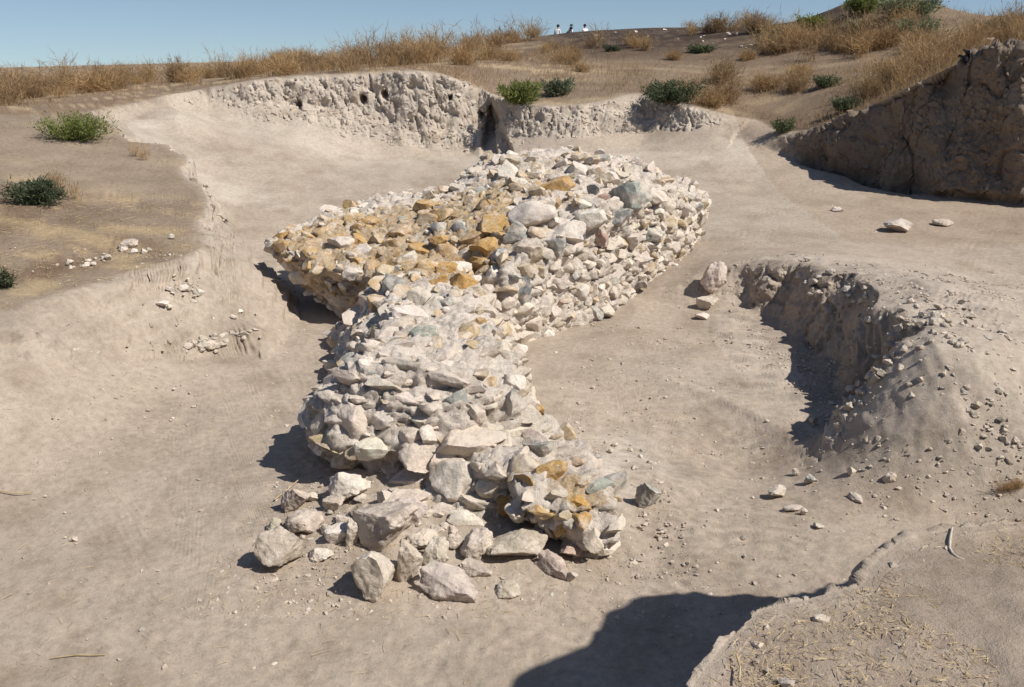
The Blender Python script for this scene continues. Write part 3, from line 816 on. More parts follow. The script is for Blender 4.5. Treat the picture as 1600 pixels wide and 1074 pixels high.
order = sorted(range(len(stones)), key=lambda i: -stones[i][4])
for rank, i in enumerate(order[:298]):
    M, k, tint, lv, s, c = stones[i]
    o = link('stone', PROTO[k], None, wall)
    o.matrix_parent_inverse = wall.matrix_basis.inverted()
    o.matrix_basis = M
    o.color = (*tint, lv)

def joined(items, sub=2):
    """many small rocks as one mesh with a tint per rock"""
    VS, FS, TS = [], [], []; off = 0
    protos = [rock_verts(300 + k, sub=sub, planes=8, rough=.12, lo=.33, hi=.66) for k in range(14)]
    for M, k, tint, lv in items:
        v, f = protos[k % 14]
        Mn = np.array(M)
        VS.append(v @ Mn[:3, :3].T + Mn[:3, 3]); FS.append(f + off); off += len(v)
        TS.append(np.tile(np.array([*tint, lv]), (len(v), 1)))
    me = np_mesh('rocks', np.concatenate(VS), np.concatenate(FS))
    me.polygons.foreach_set('use_smooth', np.full(len(me.polygons), sub > 1))
    if sub > 1: me.set_sharp_from_angle(angle=.45)
    set_color(me, 'tint', np.concatenate(TS))
    me.materials.append(M_STONE_A)
    return me
rest = [(stones[i][0], stones[i][1], stones[i][2], stones[i][3]) for i in order[298:]]
sm_ = link('small_stones', joined(rest), None, wall)
sm_.matrix_parent_inverse = wall.matrix_basis.inverted()
tag(sm_, kind='stuff')

# ------------------------------------------------------------------ loose stones
BIG = [rock_mesh('boulder', 500 + k, sub=5, planes=11 + k % 4, rough=.20, lo=.42, hi=.78, sharp=.8) for k in range(12)]
for m in BIG: m.materials.append(M_STONE)
def loose(name, cat, label, px, py, w, h, c, dep=None, yaw=0.0, tilt=0.0, k=0, lv=.05, sink=.15, group=None, lift=0.0):
    """a loose stone whose foot rests on the ground at the surveyed spot"""
    hit = ground_hit(px, py)
    if hit is None: return None
    p, dist = hit
    sc = dist * math.cos(math.atan2(math.hypot(px - 800, py - 537), FPX)) / FPX
    if cat != 'boulder' and 440 < px < 880 and py > 750: w, h = w * 1.14, h * 1.12
    w_, h_ = w * sc, h * sc
    d_ = (dep if dep else .8) * w_
    fwd = Vector((p.x, p.y, 0)).normalized()
    o = link(name, BIG[k % len(BIG)])
    o.location = p + fwd * d_ * .35 + Vector((0, 0, h_ * (.5 - sink) + lift))
    o.rotation_euler = (tilt, random.uniform(-.06, .06), math.atan2(-fwd.x, fwd.y) + yaw)
    o.scale = (w_, d_, h_)
    o.color = (*jitter(TINT[c], .04), lv)
    tag(o, label, cat, group)
    return o

# foot of the near end: px, py of the visible foot
loose('boulder', 'boulder', 'rounded tan boulder with an orange side lying apart left of the wall foot', 438, 893, 80, 70, 'B', .8, .2, 0, 0, .45, .10)
loose('boulder', 'boulder', 'large pale boulder with dark layered left side at the very front of the rubble', 592, 938, 82, 88, 'C', .9, .5, .15, 1, .03, .08)
loose('boulder', 'boulder', 'broad grey boulder half sunk in the earth at the front of the rubble', 697, 946, 98, 58, 'S', .8, .1, 0, 2, .0, .25)
loose('boulder', 'boulder', 'large angular block tilted over its neighbours at the wall foot', 606, 868, 108, 82, 'B', .8, -.3, -.35, 3, .05, .12)
loose('loose_stone', 'stone', 'smooth upright oval stone between the large front boulders', 642, 912, 38, 66, 'B', .9, 0, -.2, 4, .04, .1)
loose('loose_stone', 'stone', 'squared pale block standing right of the upright oval stone', 680, 892, 40, 52, 'C', .8, 0, -.1, 5, .04, .1)
loose('loose_stone', 'stone', 'long flat slab lying in front of the hollow under the lichened spur', 806, 880, 92, 36, 'B', .6, .1, .1, 6, .12, .1)
loose('loose_stone', 'stone', 'white capped stone on the rubble heap left of the wall front', 548, 788, 58, 44, 'W', .8, 0, 0, 7, .02, .1)
loose('loose_stone', 'stone', 'ochre tinted flat stone above the rounded tan boulder', 478, 836, 54, 34, 'B', .8, 0, 0, 8, .4, .2)
loose('loose_stone', 'stone', 'grey wedge stone leaning near the shadow left of the wall', 468, 802, 42, 46, 'B', .8, .5, 0, 9, .05, .2)
loose('loose_stone', 'stone', 'small brown stone just behind the rounded tan boulder', 430, 833, 26, 26, 'B', .8, 0, 0, 10, .1, .2)
loose('loose_stone', 'stone', 'small rounded ochre stone on the gravel of the rubble heap', 564, 812, 30, 20, 'T', .8, -.4, 0, 11, .35, .15)
loose('loose_stone', 'stone', 'small pale stone upright on the rubble heap below the wall front', 607, 796, 30, 32, 'C', .8, 0, 0, 1, .1, .15)
loose('loose_stone', 'stone', 'angular pinkish stone beneath the white capped stone', 524, 800, 34, 24, 'B', .8, 0, 0, 3, .05, .2)
loose('loose_stone', 'stone', 'pale block at the foot of the wall left of the long flat slab', 745, 876, 48, 46, 'C', .8, .3, 0, 5, .05, .12)
loose('loose_stone', 'stone', 'dusty round stone buried below the lichened spur', 862, 905, 48, 40, 'B', .8, 0, 0, 2, .0, .3)
loose('loose_stone', 'stone', 'tiny dark wedge of stone lying under the lichened spur', 895, 913, 20, 22, 'S', .7, .5, 0, 9, .0, .1)
loose('loose_stone', 'stone', 'low white stone half covered by gravel near the tan boulder', 503, 876, 34, 20, 'W', .8, 0, 0, 7, .0, .35)
loose('loose_stone', 'stone', 'narrow stone standing behind the large angular block', 556, 852, 30, 50, 'C', .7, .3, 0, 4, .05, .2)
loose('loose_stone', 'stone', 'grey slab leaning on the back of the large angular block', 640, 822, 50, 44, 'S', .5, -.3, -.3, 6, .0, .15)
loose('loose_stone', 'stone', 'low sunken stone right of the broad grey boulder', 790, 935, 44, 26, 'B', .8, 0, 0, 10, .0, .4)
loose('loose_stone', 'stone', 'small stone beside the squared pale block at the wall foot', 712, 862, 28, 26, 'C', .8, 0, 0, 0, .1, .15)
loose('loose_stone', 'stone', 'flat pale slab wedged behind the smooth upright oval stone', 660, 862, 50, 30, 'C', .8, .2, -.2, 8, .03, .2)
loose('loose_stone', 'stone', 'angular white chunk left of the large tilted block', 530, 850, 40, 30, 'W', .8, .3, 0, 3, .03, .2)
loose('loose_stone', 'stone', 'low buff stone between the squared pale block and the flat slab', 742, 905, 44, 26, 'B', .8, .3, 0, 2, .03, .3)
loose('loose_stone', 'stone', 'rough pale stone wedged under the tilted block and the front boulders', 628, 905, 34, 28, 'C', .8, .3, 0, 7, .03, .2)
# right of the wall
loose('loose_stone', 'stone', 'grey stone with a flat face tilted to the sun alone right of the spur', 1015, 798, 44, 50, 'G', .7, .55, -.2, 9, .02, .1)
loose('loose_stone', 'stone', 'tall pale stone topping the little pile by the end of the wall', 1112, 466, 42, 52, 'C', .8, .3, 0, 5, .08, .08, lift=.08)
loose('loose_stone', 'stone', 'squat stone in the middle of the little pile by the end of the wall', 1104, 487, 36, 24, 'C', .8, 0, 0, 3, .1, .1)
loose('loose_stone', 'stone', 'flat white stone at the bottom of the little pile by the end of the wall', 1096, 501, 24, 11, 'W', .8, 0, 0, 6, .0, .1)
loose('loose_stone', 'stone', 'dark edged flat stone tilted up on the earth saddle', 1212, 780, 32, 20, 'S', .7, .4, .3, 6, .0, .12)
loose('loose_stone', 'stone', 'small grey stone with dark left side on the earth saddle', 1265, 758, 18, 16, 'D', .8, 0, 0, 4, .0, .12)
loose('loose_stone', 'stone', 'small cream stone upright above the grey one on the saddle', 1243, 744, 13, 13, 'W', .8, 0, 0, 0, .0, .1)
loose('loose_stone', 'stone', 'pale flat stone sunk in the saddle below the mound', 1335, 785, 26, 13, 'S', .8, 0, 0, 2, .0, .3)
loose('loose_stone', 'stone', 'white stone standing on the saddle nearest the mound foot', 1330, 744, 16, 16, 'W', .8, .4, 0, 1, .0, .15)
loose('loose_stone', 'stone', 'long thin stone lying slantwise on the earth saddle', 1238, 799, 34, 9, 'S', .35, .5, 0, 8, .0, .2)
loose('loose_stone', 'stone', 'rounded grey pebble in front of the long thin stone', 1256, 805, 12, 11, 'D', .8, 0, 0, 4, .0, .15)
loose('loose_stone', 'stone', 'buff stone at the mound foot right of the saddle', 1388, 756, 20, 20, 'C', .8, 0, 0, 5, .0, .2)
loose('loose_stone', 'stone', 'small dark topped stone on the bare slope toward the ledge', 1278, 829, 18, 9, 'S', .8, 0, 0, 9, .0, .1)
loose('loose_stone', 'stone', 'flat pale slab lying before the shaded right bank', 1400, 364, 46, 20, 'S', .9, .2, .1, 6, .0, .1)
loose('loose_stone', 'stone', 'thin brown slab right of the pale slab before the shaded bank', 1472, 354, 32, 10, 'B', .8, 0, .1, 8, .0, .1)
loose('loose_stone', 'stone', 'white stone on the path before the dark end of the right bank', 1308, 332, 20, 9, 'W', .8, 0, 0, 0, .0, .15)
loose('loose_stone', 'stone', 'block shaped pale stone resting on the left terrace above white stones', 201, 390, 32, 17, 'S', .6, 0, 0, 5, .0, .1)
loose('loose_stone', 'stone', 'dark stone at the top edge of the right bank', 1542, 74, 18, 16, 'S', .8, 0, 0, 3, .0, .1)
loose('loose_stone', 'stone', 'larger white stone stuck in the face of the left terrace', 289, 456, 20, 12, 'W', .8, 0, 0, 0, .0, .2)
loose('loose_stone', 'stone', 'split white stone beside the larger one in the terrace face', 312, 462, 20, 13, 'W', .8, .3, 0, 1, .0, .2)
loose('loose_stone', 'stone', 'long pale stone low in the face of the left terrace', 254, 479, 20, 8, 'W', .8, 0, 0, 6, .0, .2)
loose('loose_stone', 'stone', 'single white stone on the terrace right of the block shaped one', 269, 374, 9, 9, 'W', .8, 0, 0, 0, .0, .1)

def strew(n, poly_fn, label, group, wpx, tints, name='loose_stone', cat='stone', sink=.2):
    c = 0; tries = 0
    while c < n and tries < n * 8:
        tries += 1
        px, py = poly_fn()
        if loose(name, cat, label, px, py, (w := random.uniform(*wpx)), w * random.uniform(.5, .9), random.choice(tints), .9, random.uniform(-1, 1), random.uniform(-.3, .3), random.randrange(12), 0.0, sink, group):
            c += 1
def seg(pts, spread):
    def f():
        i = random.randrange(len(pts) - 1); t = random.random()
        return (pts[i][0] + (pts[i+1][0] - pts[i][0]) * t + random.gauss(0, spread), pts[i][1] + (pts[i+1][1] - pts[i][1]) * t + random.gauss(0, spread * .6))
    return f
strew(15, seg([(110,418),(150,412),(235,392)], 8), 'small white stone strewn on straw of the left terrace', 'white stones on the left terrace', (6, 15), 'WCC')
strew(42, seg([(1395,520),(1385,575),(1330,640),(1300,670)], 14), 'stone poking from the shaded inner lip of the earth mound', 'stones along the inner lip of the mound', (7, 22), 'CSCBB', sink=.3)
strew(46, seg([(1420,500),(1480,500),(1560,560)], 32), 'rubble stone on the sunlit crown of the earth mound', 'stones on the crown of the mound', (7, 22), 'CSBB', sink=.36)
strew(38, seg([(1450,580),(1530,640),(1560,700)], 34), 'stone weathering out of the outer slope of the mound', 'stones in the outer slope of the mound', (6, 17), 'CSBB', sink=.36)
strew(28, seg([(1180,425),(1260,440),(1340,470),(1370,510)], 16), 'stone in the far shaded side of the basin beside the mound', 'stones in the far side of the basin', (8, 20), 'SCBS')
strew(34, seg([(280,545),(340,540),(395,515)], 9), 'flat pale stone of the thin layer at the terrace foot', 'stones of the layer at the terrace foot', (7, 20), 'CSBS', sink=.38)
strew(16, seg([(270,440),(330,470),(380,500)], 22), 'chip of white stone in the sloping end of the terrace', 'stone chips in the terrace end', (5, 11), 'WC')
strew(22, seg([(930,60),(1050,60),(1190,66)], 10), 'white stone lying on the dark brown hill crest', 'white stones on the dark hill crest', (3, 7.5), 'C')
strew(46, seg([(480,800),(540,825),(600,800),(660,800),(700,860)], 20), 'small rubble stone among gravel at the foot of the near wall end', 'small rubble at the wall foot', (8, 20), 'CBCS')
strew(20, seg([(930,700),(1000,730),(1050,760)], 22), 'small stone on the earth right of the wall foot', 'small stones right of the wall foot', (5, 12), 'SCB')

# ------------------------------------------------------------------ gravel, straw and grass
def scatter_on(n, regions, smin, smax, tints):
    items = []
    for _ in range(n):
        x0, x1, y0, y1 = random.choices([r[:4] for r in regions], [r[4] for r in regions])[0]
        items.append((random.uniform(x0, x1), random.uniform(y0, y1)))
    P = np.array(items); Z = terrain(P[:, 0], P[:, 1])
    out = []
    for (x_, y_), z_ in zip(P, Z):
        s = smin * (smax / smin) ** (random.random() ** 3.6)
        M = Matrix.Translation((x_, y_, float(z_) - s * .06)) @ Matrix.Rotation(random.uniform(0, 6.3), 4, 'Z') @ Matrix.Rotation(random.uniform(-.4, .4), 4, 'X') @ Matrix.Diagonal((s, s * random.uniform(.6, 1), s * random.uniform(.4, .8), 1))
        out.append((M, random.randrange(14), jitter(TINT[random.choice(tints)], .12), 0.0))
    return out
peb = scatter_on(14000, [(-5, 3, 3.8, 9, 1.0), (-2.2, 1.4, 5.0, 6.8, 2.4), (1.0, 5.0, 5.0, 8.5, 1.0), (3.0, 5.6, 5.8, 10.5, 3.6), (.5, 3.5, 7.5, 11.5, 1.0), (2, 9, 10, 18, 1.0), (-7, -2, 8, 11, 1.0), (.4, 3, 1.8, 3.4, .5)], .008, .055, 'BSBBC')
pebbles = link('pebbles', joined(peb, 1)); tag(pebbles, 'loose pebbles and earth clods strewn over the pit', 'pebbles', kind='stuff')

# crumbled clods sticking to the dug faces
def clods():
    V, N, st, soil, sp = TERR
    x, y = V[..., 0], V[..., 1]
    r = np.sqrt(x * x + y * y)
    ok = (st > .22) & (r > 4) & (r < 30) & (np.abs(x / np.maximum(y, .1)) < .8) & (y > 0)
    ii = np.argwhere(ok)
    rs = np.random.default_rng(5)
    w = (r[ok] * r[ok]) ; w = w / w.sum()
    pick = ii[rs.choice(len(ii), 11000, p=w)]
    out = []
    for a, b in pick:
        p = V[a, b]
        if p[0] > 5.5 and p[1] > 14 and random.random() < .4: continue
        n = Vector(N[a, b]); rr = r[a, b]
        smax = .16 if rr > 14 else .085
        s_ = .022 * (smax / .022) ** (random.random() ** 2.0)
        if rr > 14: s_ *= 1.1
        q = n.to_track_quat('Z', 'Y').to_matrix().to_4x4()
        M = Matrix.Translation(Vector(p)) @ q @ Matrix.Rotation(random.uniform(0, 6.3), 4, 'Z') @ Matrix.Rotation(random.uniform(-.5, .5), 4, 'X') @ Matrix.Diagonal((s_, s_ * random.uniform(.5, .9), s_ * random.uniform(.3, .7), 1))
        c = soil[a, b] * random.uniform(.86, 1.1)
        out.append((M, random.randrange(14), tuple(c), 0.0))
    return out
M_CLOD = plain_material('clod', (.4, .3, .2), (.4, .3, .2))
nt_ = M_CLOD.node_tree
at_ = nt_.nodes.new('ShaderNodeAttribute'); at_.attribute_name = 'tint'
b_ = [n for n in nt_.nodes if n.type == 'BSDF_PRINCIPLED'][0]
g_ = nt_.nodes.new('ShaderNodeNewGeometry')
nt_.links.new(mixc(nt_, at_.outputs['Color'], ramp(nt_, nnoise(nt_, g_.outputs['Position'], 30.0), [(.3, g(.8)), (.7, g(1.15))]), 1.0, 'MULTIPLY'), b_.inputs['Base Color'])
bump(nt_, b_, nnoise(nt_, g_.outputs['Position'], 45.0), .012, .7)
cm = joined(clods(), 1); cm.materials.clear(); cm.materials.append(M_CLOD)
tag(link('earth_clods', cm), 'crumbled earth clods sticking to the dug faces of the pit', 'clods', kind='stuff')

def strips(roots, dirs, lengths, widths, bends, nseg=3):
    """thin tapered blades as one mesh: arrays of root, direction, length, width"""
    n = len(roots)
    roots = np.array(roots, float); dirs = np.array(dirs, float)
    dirs /= np.linalg.norm(dirs, axis=1, keepdims=True)
    side = np.cross(dirs, RNG.normal(size=(n, 3))); side /= np.linalg.norm(side, axis=1, keepdims=True) + 1e-9
    b = np.asarray(bends, float)
    VS = np.empty((n, (nseg + 1) * 2, 3))
    for k in range(nseg + 1):
        t = k / nseg
        c = roots + dirs * (np.asarray(lengths) * t)[:, None] + b * (np.asarray(lengths) * t * t)[:, None]
        w = (np.asarray(widths) * (1 - .75 * t) / 2)[:, None]
        VS[:, 2 * k] = c - side * w; VS[:, 2 * k + 1] = c + side * w
    m = (nseg + 1) * 2
    F = []
    for k in range(nseg):
        F.append([2 * k, 2 * k + 1, 2 * k + 3, 2 * k + 2])
    F = (np.array(F)[None] + (np.arange(n) * m)[:, None, None]).reshape(-1, 4)
    return VS.reshape(-1, 3), F

def lying(n, regions, l0, l1, w):
    pts = []
    while len(pts) < n:
        x0, x1, y0, y1 = random.choices([r[:4] for r in regions], [r[4] for r in regions])[0]
        pts.append((random.uniform(x0, x1), random.uniform(y0, y1)))
    P = np.array(pts)
    return P
# straw on the ledge, in drifts
P = np.column_stack([RNG.uniform(.2, 3.4, 40000), RNG.uniform(1.3, 3.4, 40000)])
cl = fbm(P[:, 0] * 3, P[:, 1] * 3, P[:, 0] * 0, 3, 71)
zt, sp_, *_ = terrain(P[:, 0], P[:, 1], True)
k = (sp_ < -.03) & (cl + RNG.uniform(-.45, .25, len(P)) > -.05)
P = P[k][:17000]; zt = zt[k][:17000]
n = len(P); ang = RNG.uniform(0, 6.28, n)
D = np.column_stack([np.cos(ang), np.sin(ang), RNG.uniform(-.12, .2, n)])
v, f = strips(np.column_stack([P, zt + .009]), D, RNG.uniform(.007, .030, n), RNG.uniform(.0016, .0042, n), RNG.normal(0, .25, (n, 3)) * [1, 1, .3], 2)
o = link('straw_litter', np_mesh('straw_litter', v, f), M_STRAW); tag(o, 'short dry straw bits littering the near ledge', 'straw', kind='stuff')
# straw elsewhere: pit floor and terrace
P = np.concatenate([np.column_stack([RNG.uniform(-5, 3, 1300), RNG.uniform(4, 9, 1300)]), np.column_stack([RNG.uniform(.5, 3.2, 500), RNG.uniform(7.5, 11, 500)]), np.column_stack([RNG.uniform(-8.5, -4.2, 2200), RNG.uniform(9.0, 13.5, 2200)]), np.column_stack([RNG.uniform(-2.2, .8, 700), RNG.uniform(5.0, 6.6, 700)])])
zt, sp_, *_ = terrain(P[:, 0], P[:, 1], True)
n = len(P); ang = RNG.uniform(0, 6.28, n)
D = np.column_stack([np.cos(ang), np.sin(ang), RNG.uniform(-.02, .25, n)])
onT = sp_ < 0
L = np.where(onT, RNG.uniform(.03, .15, n), RNG.uniform(.02, .09, n))
v, f = strips(np.column_stack([P, zt + .015]), D, L, np.where(onT, .005, .004), RNG.normal(0, .2, (n, 3)) * [1, 1, .2], 2)
o = link('straw_scraps', np_mesh('straw_scraps', v, f), M_STRAW); tag(o, 'scraps of dry straw on pit floor and terrace', 'straw', kind='stuff')

# short dry grass on the hill
def grass_field(n, x0, x1, y0, y1, h0, h1, w, dens=None):
    P = np.column_stack([RNG.uniform(x0, x1, n), RNG.uniform(y0, y1, n)])
    zt, sp_, *_ = terrain(P[:, 0], P[:, 1], True)
    c = fbm(P[:, 0] * .7, P[:, 1] * .7, P[:, 0] * 0, 3, 81)
    k = (sp_ < -.15) & (c + RNG.uniform(-.5, .5, n) > .0)
    if dens is not None: k &= dens(P)
    P, zt, c = P[k], zt[k], c[k]
    m = len(P)
    D = np.column_stack([RNG.normal(0, .45, m), RNG.normal(0, .45, m), np.ones(m)])
    return strips(np.column_stack([P, zt - .01]), D, RNG.uniform(h0, h1, m) * (1 + c), np.full(m, w), RNG.normal(0, .3, (m, 3)), 2)
parts = [grass_field(26000, -22, 4, 20.5, 36, .08, .26, .010), grass_field(22000, -2, 18, 20, 34, .05, .20, .010, lambda P: (P[:, 1] < 27) | (P[:, 0] > 12) | (RNG.random(len(P)) < .2)), grass_field(16000, 4, 16, 16.5, 26, .08, .28, .010), grass_field(9000, -22, 20, 34, 62, .1, .3, .016, lambda P: (P[:, 0] < .5) | (P[:, 0] > 14)), grass_field(20000, -13, -3.6, 8.5, 20, .02, .09, .005)]
off = 0; VS = []; FS = []
for v, f in parts:
    VS.append(v); FS.append(f + off); off += len(v)
o = link('dry_grass', np_mesh('dry_grass', np.concatenate(VS), np.concatenate(FS)), M_DRY); tag(o, 'short dry grass covering the hill above the pit', 'grass', kind='stuff')

# ------------------------------------------------------------------ weeds and bushes
def weed_mesh(seed, n=110, h=.55, spread=.5, w=.009):
    rs = np.random.default_rng(seed)
    R0 = np.column_stack([rs.normal(0, .10, n), rs.normal(0, .10, n), np.full(n, -.03)])
    D = np.column_stack([rs.normal(0, spread, n), rs.normal(0, spread, n), np.ones(n)])
    D /= np.linalg.norm(D, axis=1, keepdims=True)
    L = rs.uniform(.45, 1.0, n) * h
    B = np.column_stack([rs.normal(0, .12, n), rs.normal(0, .12, n), np.zeros(n)])
    v1, f1 = strips(R0, D, L, np.full(n, w), B, 3)
    # side twigs with seed heads
    k = 6; m = n * k
    t = rs.uniform(.3, 1.0, (n, k))
    base = (R0[:, None] + D[:, None] * (L[:, None] * t)[..., None] + B[:, None] * (L[:, None] * t * t)[..., None]).reshape(-1, 3)
    D2 = np.repeat(D, k, 0) + rs.normal(0, .55, (m, 3)); D2[:, 2] = np.abs(D2[:, 2])
    v2, f2 = strips(base, D2, rs.uniform(.05, .17, m) * h / .55, np.full(m, w * .9), rs.normal(0, .2, (m, 3)), 2)
    return np_mesh('dry_weed', np.concatenate([v1, v2]), np.concatenate([f1, f2 + len(v1)]))
WEEDS = [weed_mesh(900 + k, n=70 + 12 * k, h=.5 + .05 * (k % 3), spread=.35 + .08 * (k % 4)) for k in range(8)]
WEEDS += [weed_mesh(950 + k, n=16 + 6 * k, h=.85, spread=.22 + .06 * k, w=.011) for k in range(4)]
for m in WEEDS: m.materials.append(M_DRY)
def weed_at(p, s, label, group, name='dry_weed', cat='weed'):
    o = link(name, random.choice(WEEDS))
    o.location = p
    o.rotation_euler = (random.uniform(-.1, .1), random.uniform(-.1, .1), random.uniform(0, 6.3))
    o.scale = (s * random.uniform(.9, 1.4), s * random.uniform(.9, 1.4), s)
    return tag(o, label, cat, group)
def weeds_px(n, pts, spread, s0, s1, label, group):
    fn_ = seg(pts, spread); c = 0; t = 0
    while c < n and t < n * 6:
        t += 1
        h = ground_hit(*fn_())
        if not h or terrain(np.array([h[0].x]), np.array([h[0].y]), True)[1][0] > -.25: continue
        sx = 800 + FPX * h[0].x / (h[0].y * math.cos(PITCH) + (3.8 - h[0].z) * math.sin(PITCH))
        lb = label if isinstance(label, str) else next(t for lim, t in label if sx < lim)
        weed_at(h[0], random.uniform(s0, s1), lb, group); c += 1
weeds_px(130, [(0,150),(60,143),(250,122),(420,112),(560,100),(650,92)], 12, .55, 1.5, [(200, 'dry tan weed tuft on the skyline above the left terrace'), (440, 'dry tan weed tuft on the skyline between the terrace and the white board'), (9999, 'dry tan weed tuft on the skyline right of the white board')], 'dry weeds along the left skyline')
weeds_px(26, [(620,95),(720,78),(830,62)], 9, 1.0, 1.6, 'dry weed clump on the skyline rise above the middle bank', 'dry weeds above the middle bank')
weeds_px(12, [(1060,48),(1160,48),(1280,50)], 6, 1.0, 1.6, 'dry weed on the crest right of the people', 'dry weeds on the crest right of the people')
weeds_px(60, [(1200,70),(1330,75),(1420,60),(1460,110)], 14, .8, 1.5, [(1330, 'dry orange weed on the hillside left of the skyline mound'), (9999, 'dry orange weed on the hillside below the skyline mound')], 'dry weeds on the upper right hillside')
weeds_px(66, [(1350,160),(1420,120),(1500,85),(1570,55),(1600,55)], 11, .7, 1.3, [(1400, 'dry tan weed on the low far end of the shaded right bank'), (1500, 'dry tan weed midway along the top of the shaded right bank'), (9999, 'dry tan weed on the high near end of the shaded right bank')], 'dry weeds on the right bank')
for px, py, s in [(800,96,1.1),(895,92,1.0),(905,112,.7),(1000,76,1.15),(1055,92,.7),(1045,160,.9),(1100,165,1.2),(1130,130,1.3),(1140,162,1.1),(1195,140,.9),(1245,140,1.1),(1250,120,.9),(925,75,1.0),(880,100,.9),(1070,150,.8),(1160,95,.7),(1215,68,.8),(720,98,1.2),(760,92,1.1),(860,80,.7)]:
    for q in range(3):
        h = ground_hit(px + random.gauss(0, 7), py + random.gauss(0, 2))
        if h: weed_at(h[0], s * random.uniform(.7, 1.1), 'dry weed tuft standing alone on the brown hill slope', 'dry weeds on the brown slope')

def bush(name, cat, label, px, py, wpx, hpx, mat, seed, group=None, leaf=.035, nleaf=1000):
    hit = ground_hit(px, py)
    if not hit: return
    p, dist = hit
    sc = dist / FPX
    W, Hh = wpx * sc * .9, hpx * sc * .88
    rs = np.random.default_rng(seed)
    root = bpy.data.objects.new(name, None); col.objects.link(root); root.location = p
    tag(root, label, cat, group)
    ns = 46
    D = np.column_stack([rs.normal(0, 1, ns), rs.normal(0, .8, ns), np.zeros(ns)])
    D = np.clip(D, -1.5, 1.5)
    D[:, 0] *= W * .30; D[:, 1] *= W * .22; D[:, 2] = Hh * rs.uniform(.45, 1.0, ns)
    L = np.linalg.norm(D, axis=1)
    R0 = np.column_stack([D[:, 0] * .25, D[:, 1] * .25, np.full(ns, -.03)])
    v, f = strips(R0, D, L, np.full(ns, .010), rs.normal(0, .08, (ns, 3)), 3)
    link('stems', np_mesh('stems', v, f), M_STEM, root)
    nleaf = int(nleaf * 2.6); leaf = leaf * 1.25
    i = rs.integers(0, ns, nleaf); t = rs.uniform(.18, 1.05, nleaf) ** .8
    Q = R0[i] + D[i] * t[:, None] + rs.normal(0, .022 + .04 * W, (nleaf, 3)) * [1, 1, .8]
    Q[:, 2] = np.maximum(Q[:, 2], .01)
    LD = D[i] / L[i][:, None] + rs.normal(0, .7, (nleaf, 3))
    v, f = strips(Q, LD, rs.uniform(.6, 1.5, nleaf) * leaf, rs.uniform(.35, .6, nleaf) * leaf, rs.normal(0, .3, (nleaf, 3)), 2)
    link('foliage', np_mesh('foliage', v, f), mat, root)
    return root
bush('green_bush', 'bush', 'dark green thistle bush on the brown left terrace', 62, 318, 68, 36, M_GREEN, 1, nleaf=1500)
bush('green_bush', 'bush', 'wide yellow green bush below the small cut on the left', 122, 219, 88, 38, M_YGREEN, 2, nleaf=1700)
bush('green_bush', 'bush', 'bright green bush hanging on the lip of the back bank', 812, 164, 56, 40, M_YGREEN, 3, leaf=.05, nleaf=1500)
bush('green_bush', 'bush', 'pale grey green weed right of the bright bush on the bank lip', 872, 150, 44, 28, M_GGREEN, 4, leaf=.05, nleaf=700)
bush('green_bush', 'bush', 'long low dark green bush amid tan weeds on the hill slope', 1052, 160, 80, 34, M_GREEN, 5, leaf=.05, nleaf=1600)
bush('green_bush', 'bush', 'small green bush at the end of the shaded right bank', 1222, 207, 30, 22, M_GREEN, 6, leaf=.04, nleaf=500)
bush('green_bush', 'bush', 'small green bush on the rim of the shaded right bank', 1322, 174, 34, 22, M_GREEN, 7, leaf=.04, nleaf=700)
bush('green_bush', 'bush', 'green bush on the slope above the small one on the right bank', 1292, 136, 30, 18, M_GREEN, 8, leaf=.04, nleaf=600)
bush('green_bush', 'bush', 'wide sea green bush on top of the small mound at the skyline', 1418, 30, 70, 34, M_GGREEN, 9, leaf=.07, nleaf=1800)
bush('green_bush', 'bush', 'olive bush at the very peak of the skyline mound', 1347, 22, 46, 28, M_YGREEN, 10, leaf=.07, nleaf=1100)
bush('green_bush', 'bush', 'grey green bush below the sea green one on the skyline mound', 1432, 58, 60, 26, M_GGREEN, 11, leaf=.06, nleaf=1200)
bush('green_bush', 'bush', 'dark low bush beneath a tan weed on the hill crest', 1095, 82, 34, 11, M_GREEN, 12, leaf=.05, nleaf=900)
bush('green_bush', 'bush', 'small dark bush on the crest left of the skyline mound', 1222, 66, 26, 18, M_GREEN, 13, leaf=.06, nleaf=600)
bush('green_bush', 'bush', 'smaller dark bush left of its twin on the crest', 1198, 70, 20, 13, M_GREEN, 14, leaf=.05, nleaf=400)
bush('green_bush', 'bush', 'pale yellow green bush on the skyline beside the mound', 1268, 48, 34, 22, M_YGREEN, 15, leaf=.07, nleaf=900)
bush('green_bush', 'bush', 'grey green bush on the left flank of the skyline mound', 1335, 56, 30, 22, M_GGREEN, 16, leaf=.06, nleaf=700)
bush('green_bush', 'bush', 'small green weed at the left edge of the terrace', 6, 452, 26, 34, M_GREEN, 17, leaf=.03, nleaf=300)
bush('green_bush', 'bush', 'low dark green weed under tan weeds on the brown slope', 955, 80, 24, 8, M_GREEN, 18, leaf=.05, nleaf=400)
bush('green_bush', 'bush', 'green bush among tan weeds high on the right hill', 1555, 50, 26, 16, M_GREEN, 19, leaf=.05, nleaf=500)
bush('green_bush', 'bush', 'dark green weed clump under the tan weeds beside the long bush', 1130, 116, 24, 12, M_GREEN, 20, leaf=.05, nleaf=700)
for px, py, s in [(100,306,.9),(85,288,.8),(120,312,.7)]:
    h = ground_hit(px, py); weed_at(h[0], s * .55, 'dry straw clump leaning behind the dark green thistle bush', 'dry straw behind the thistle bush')
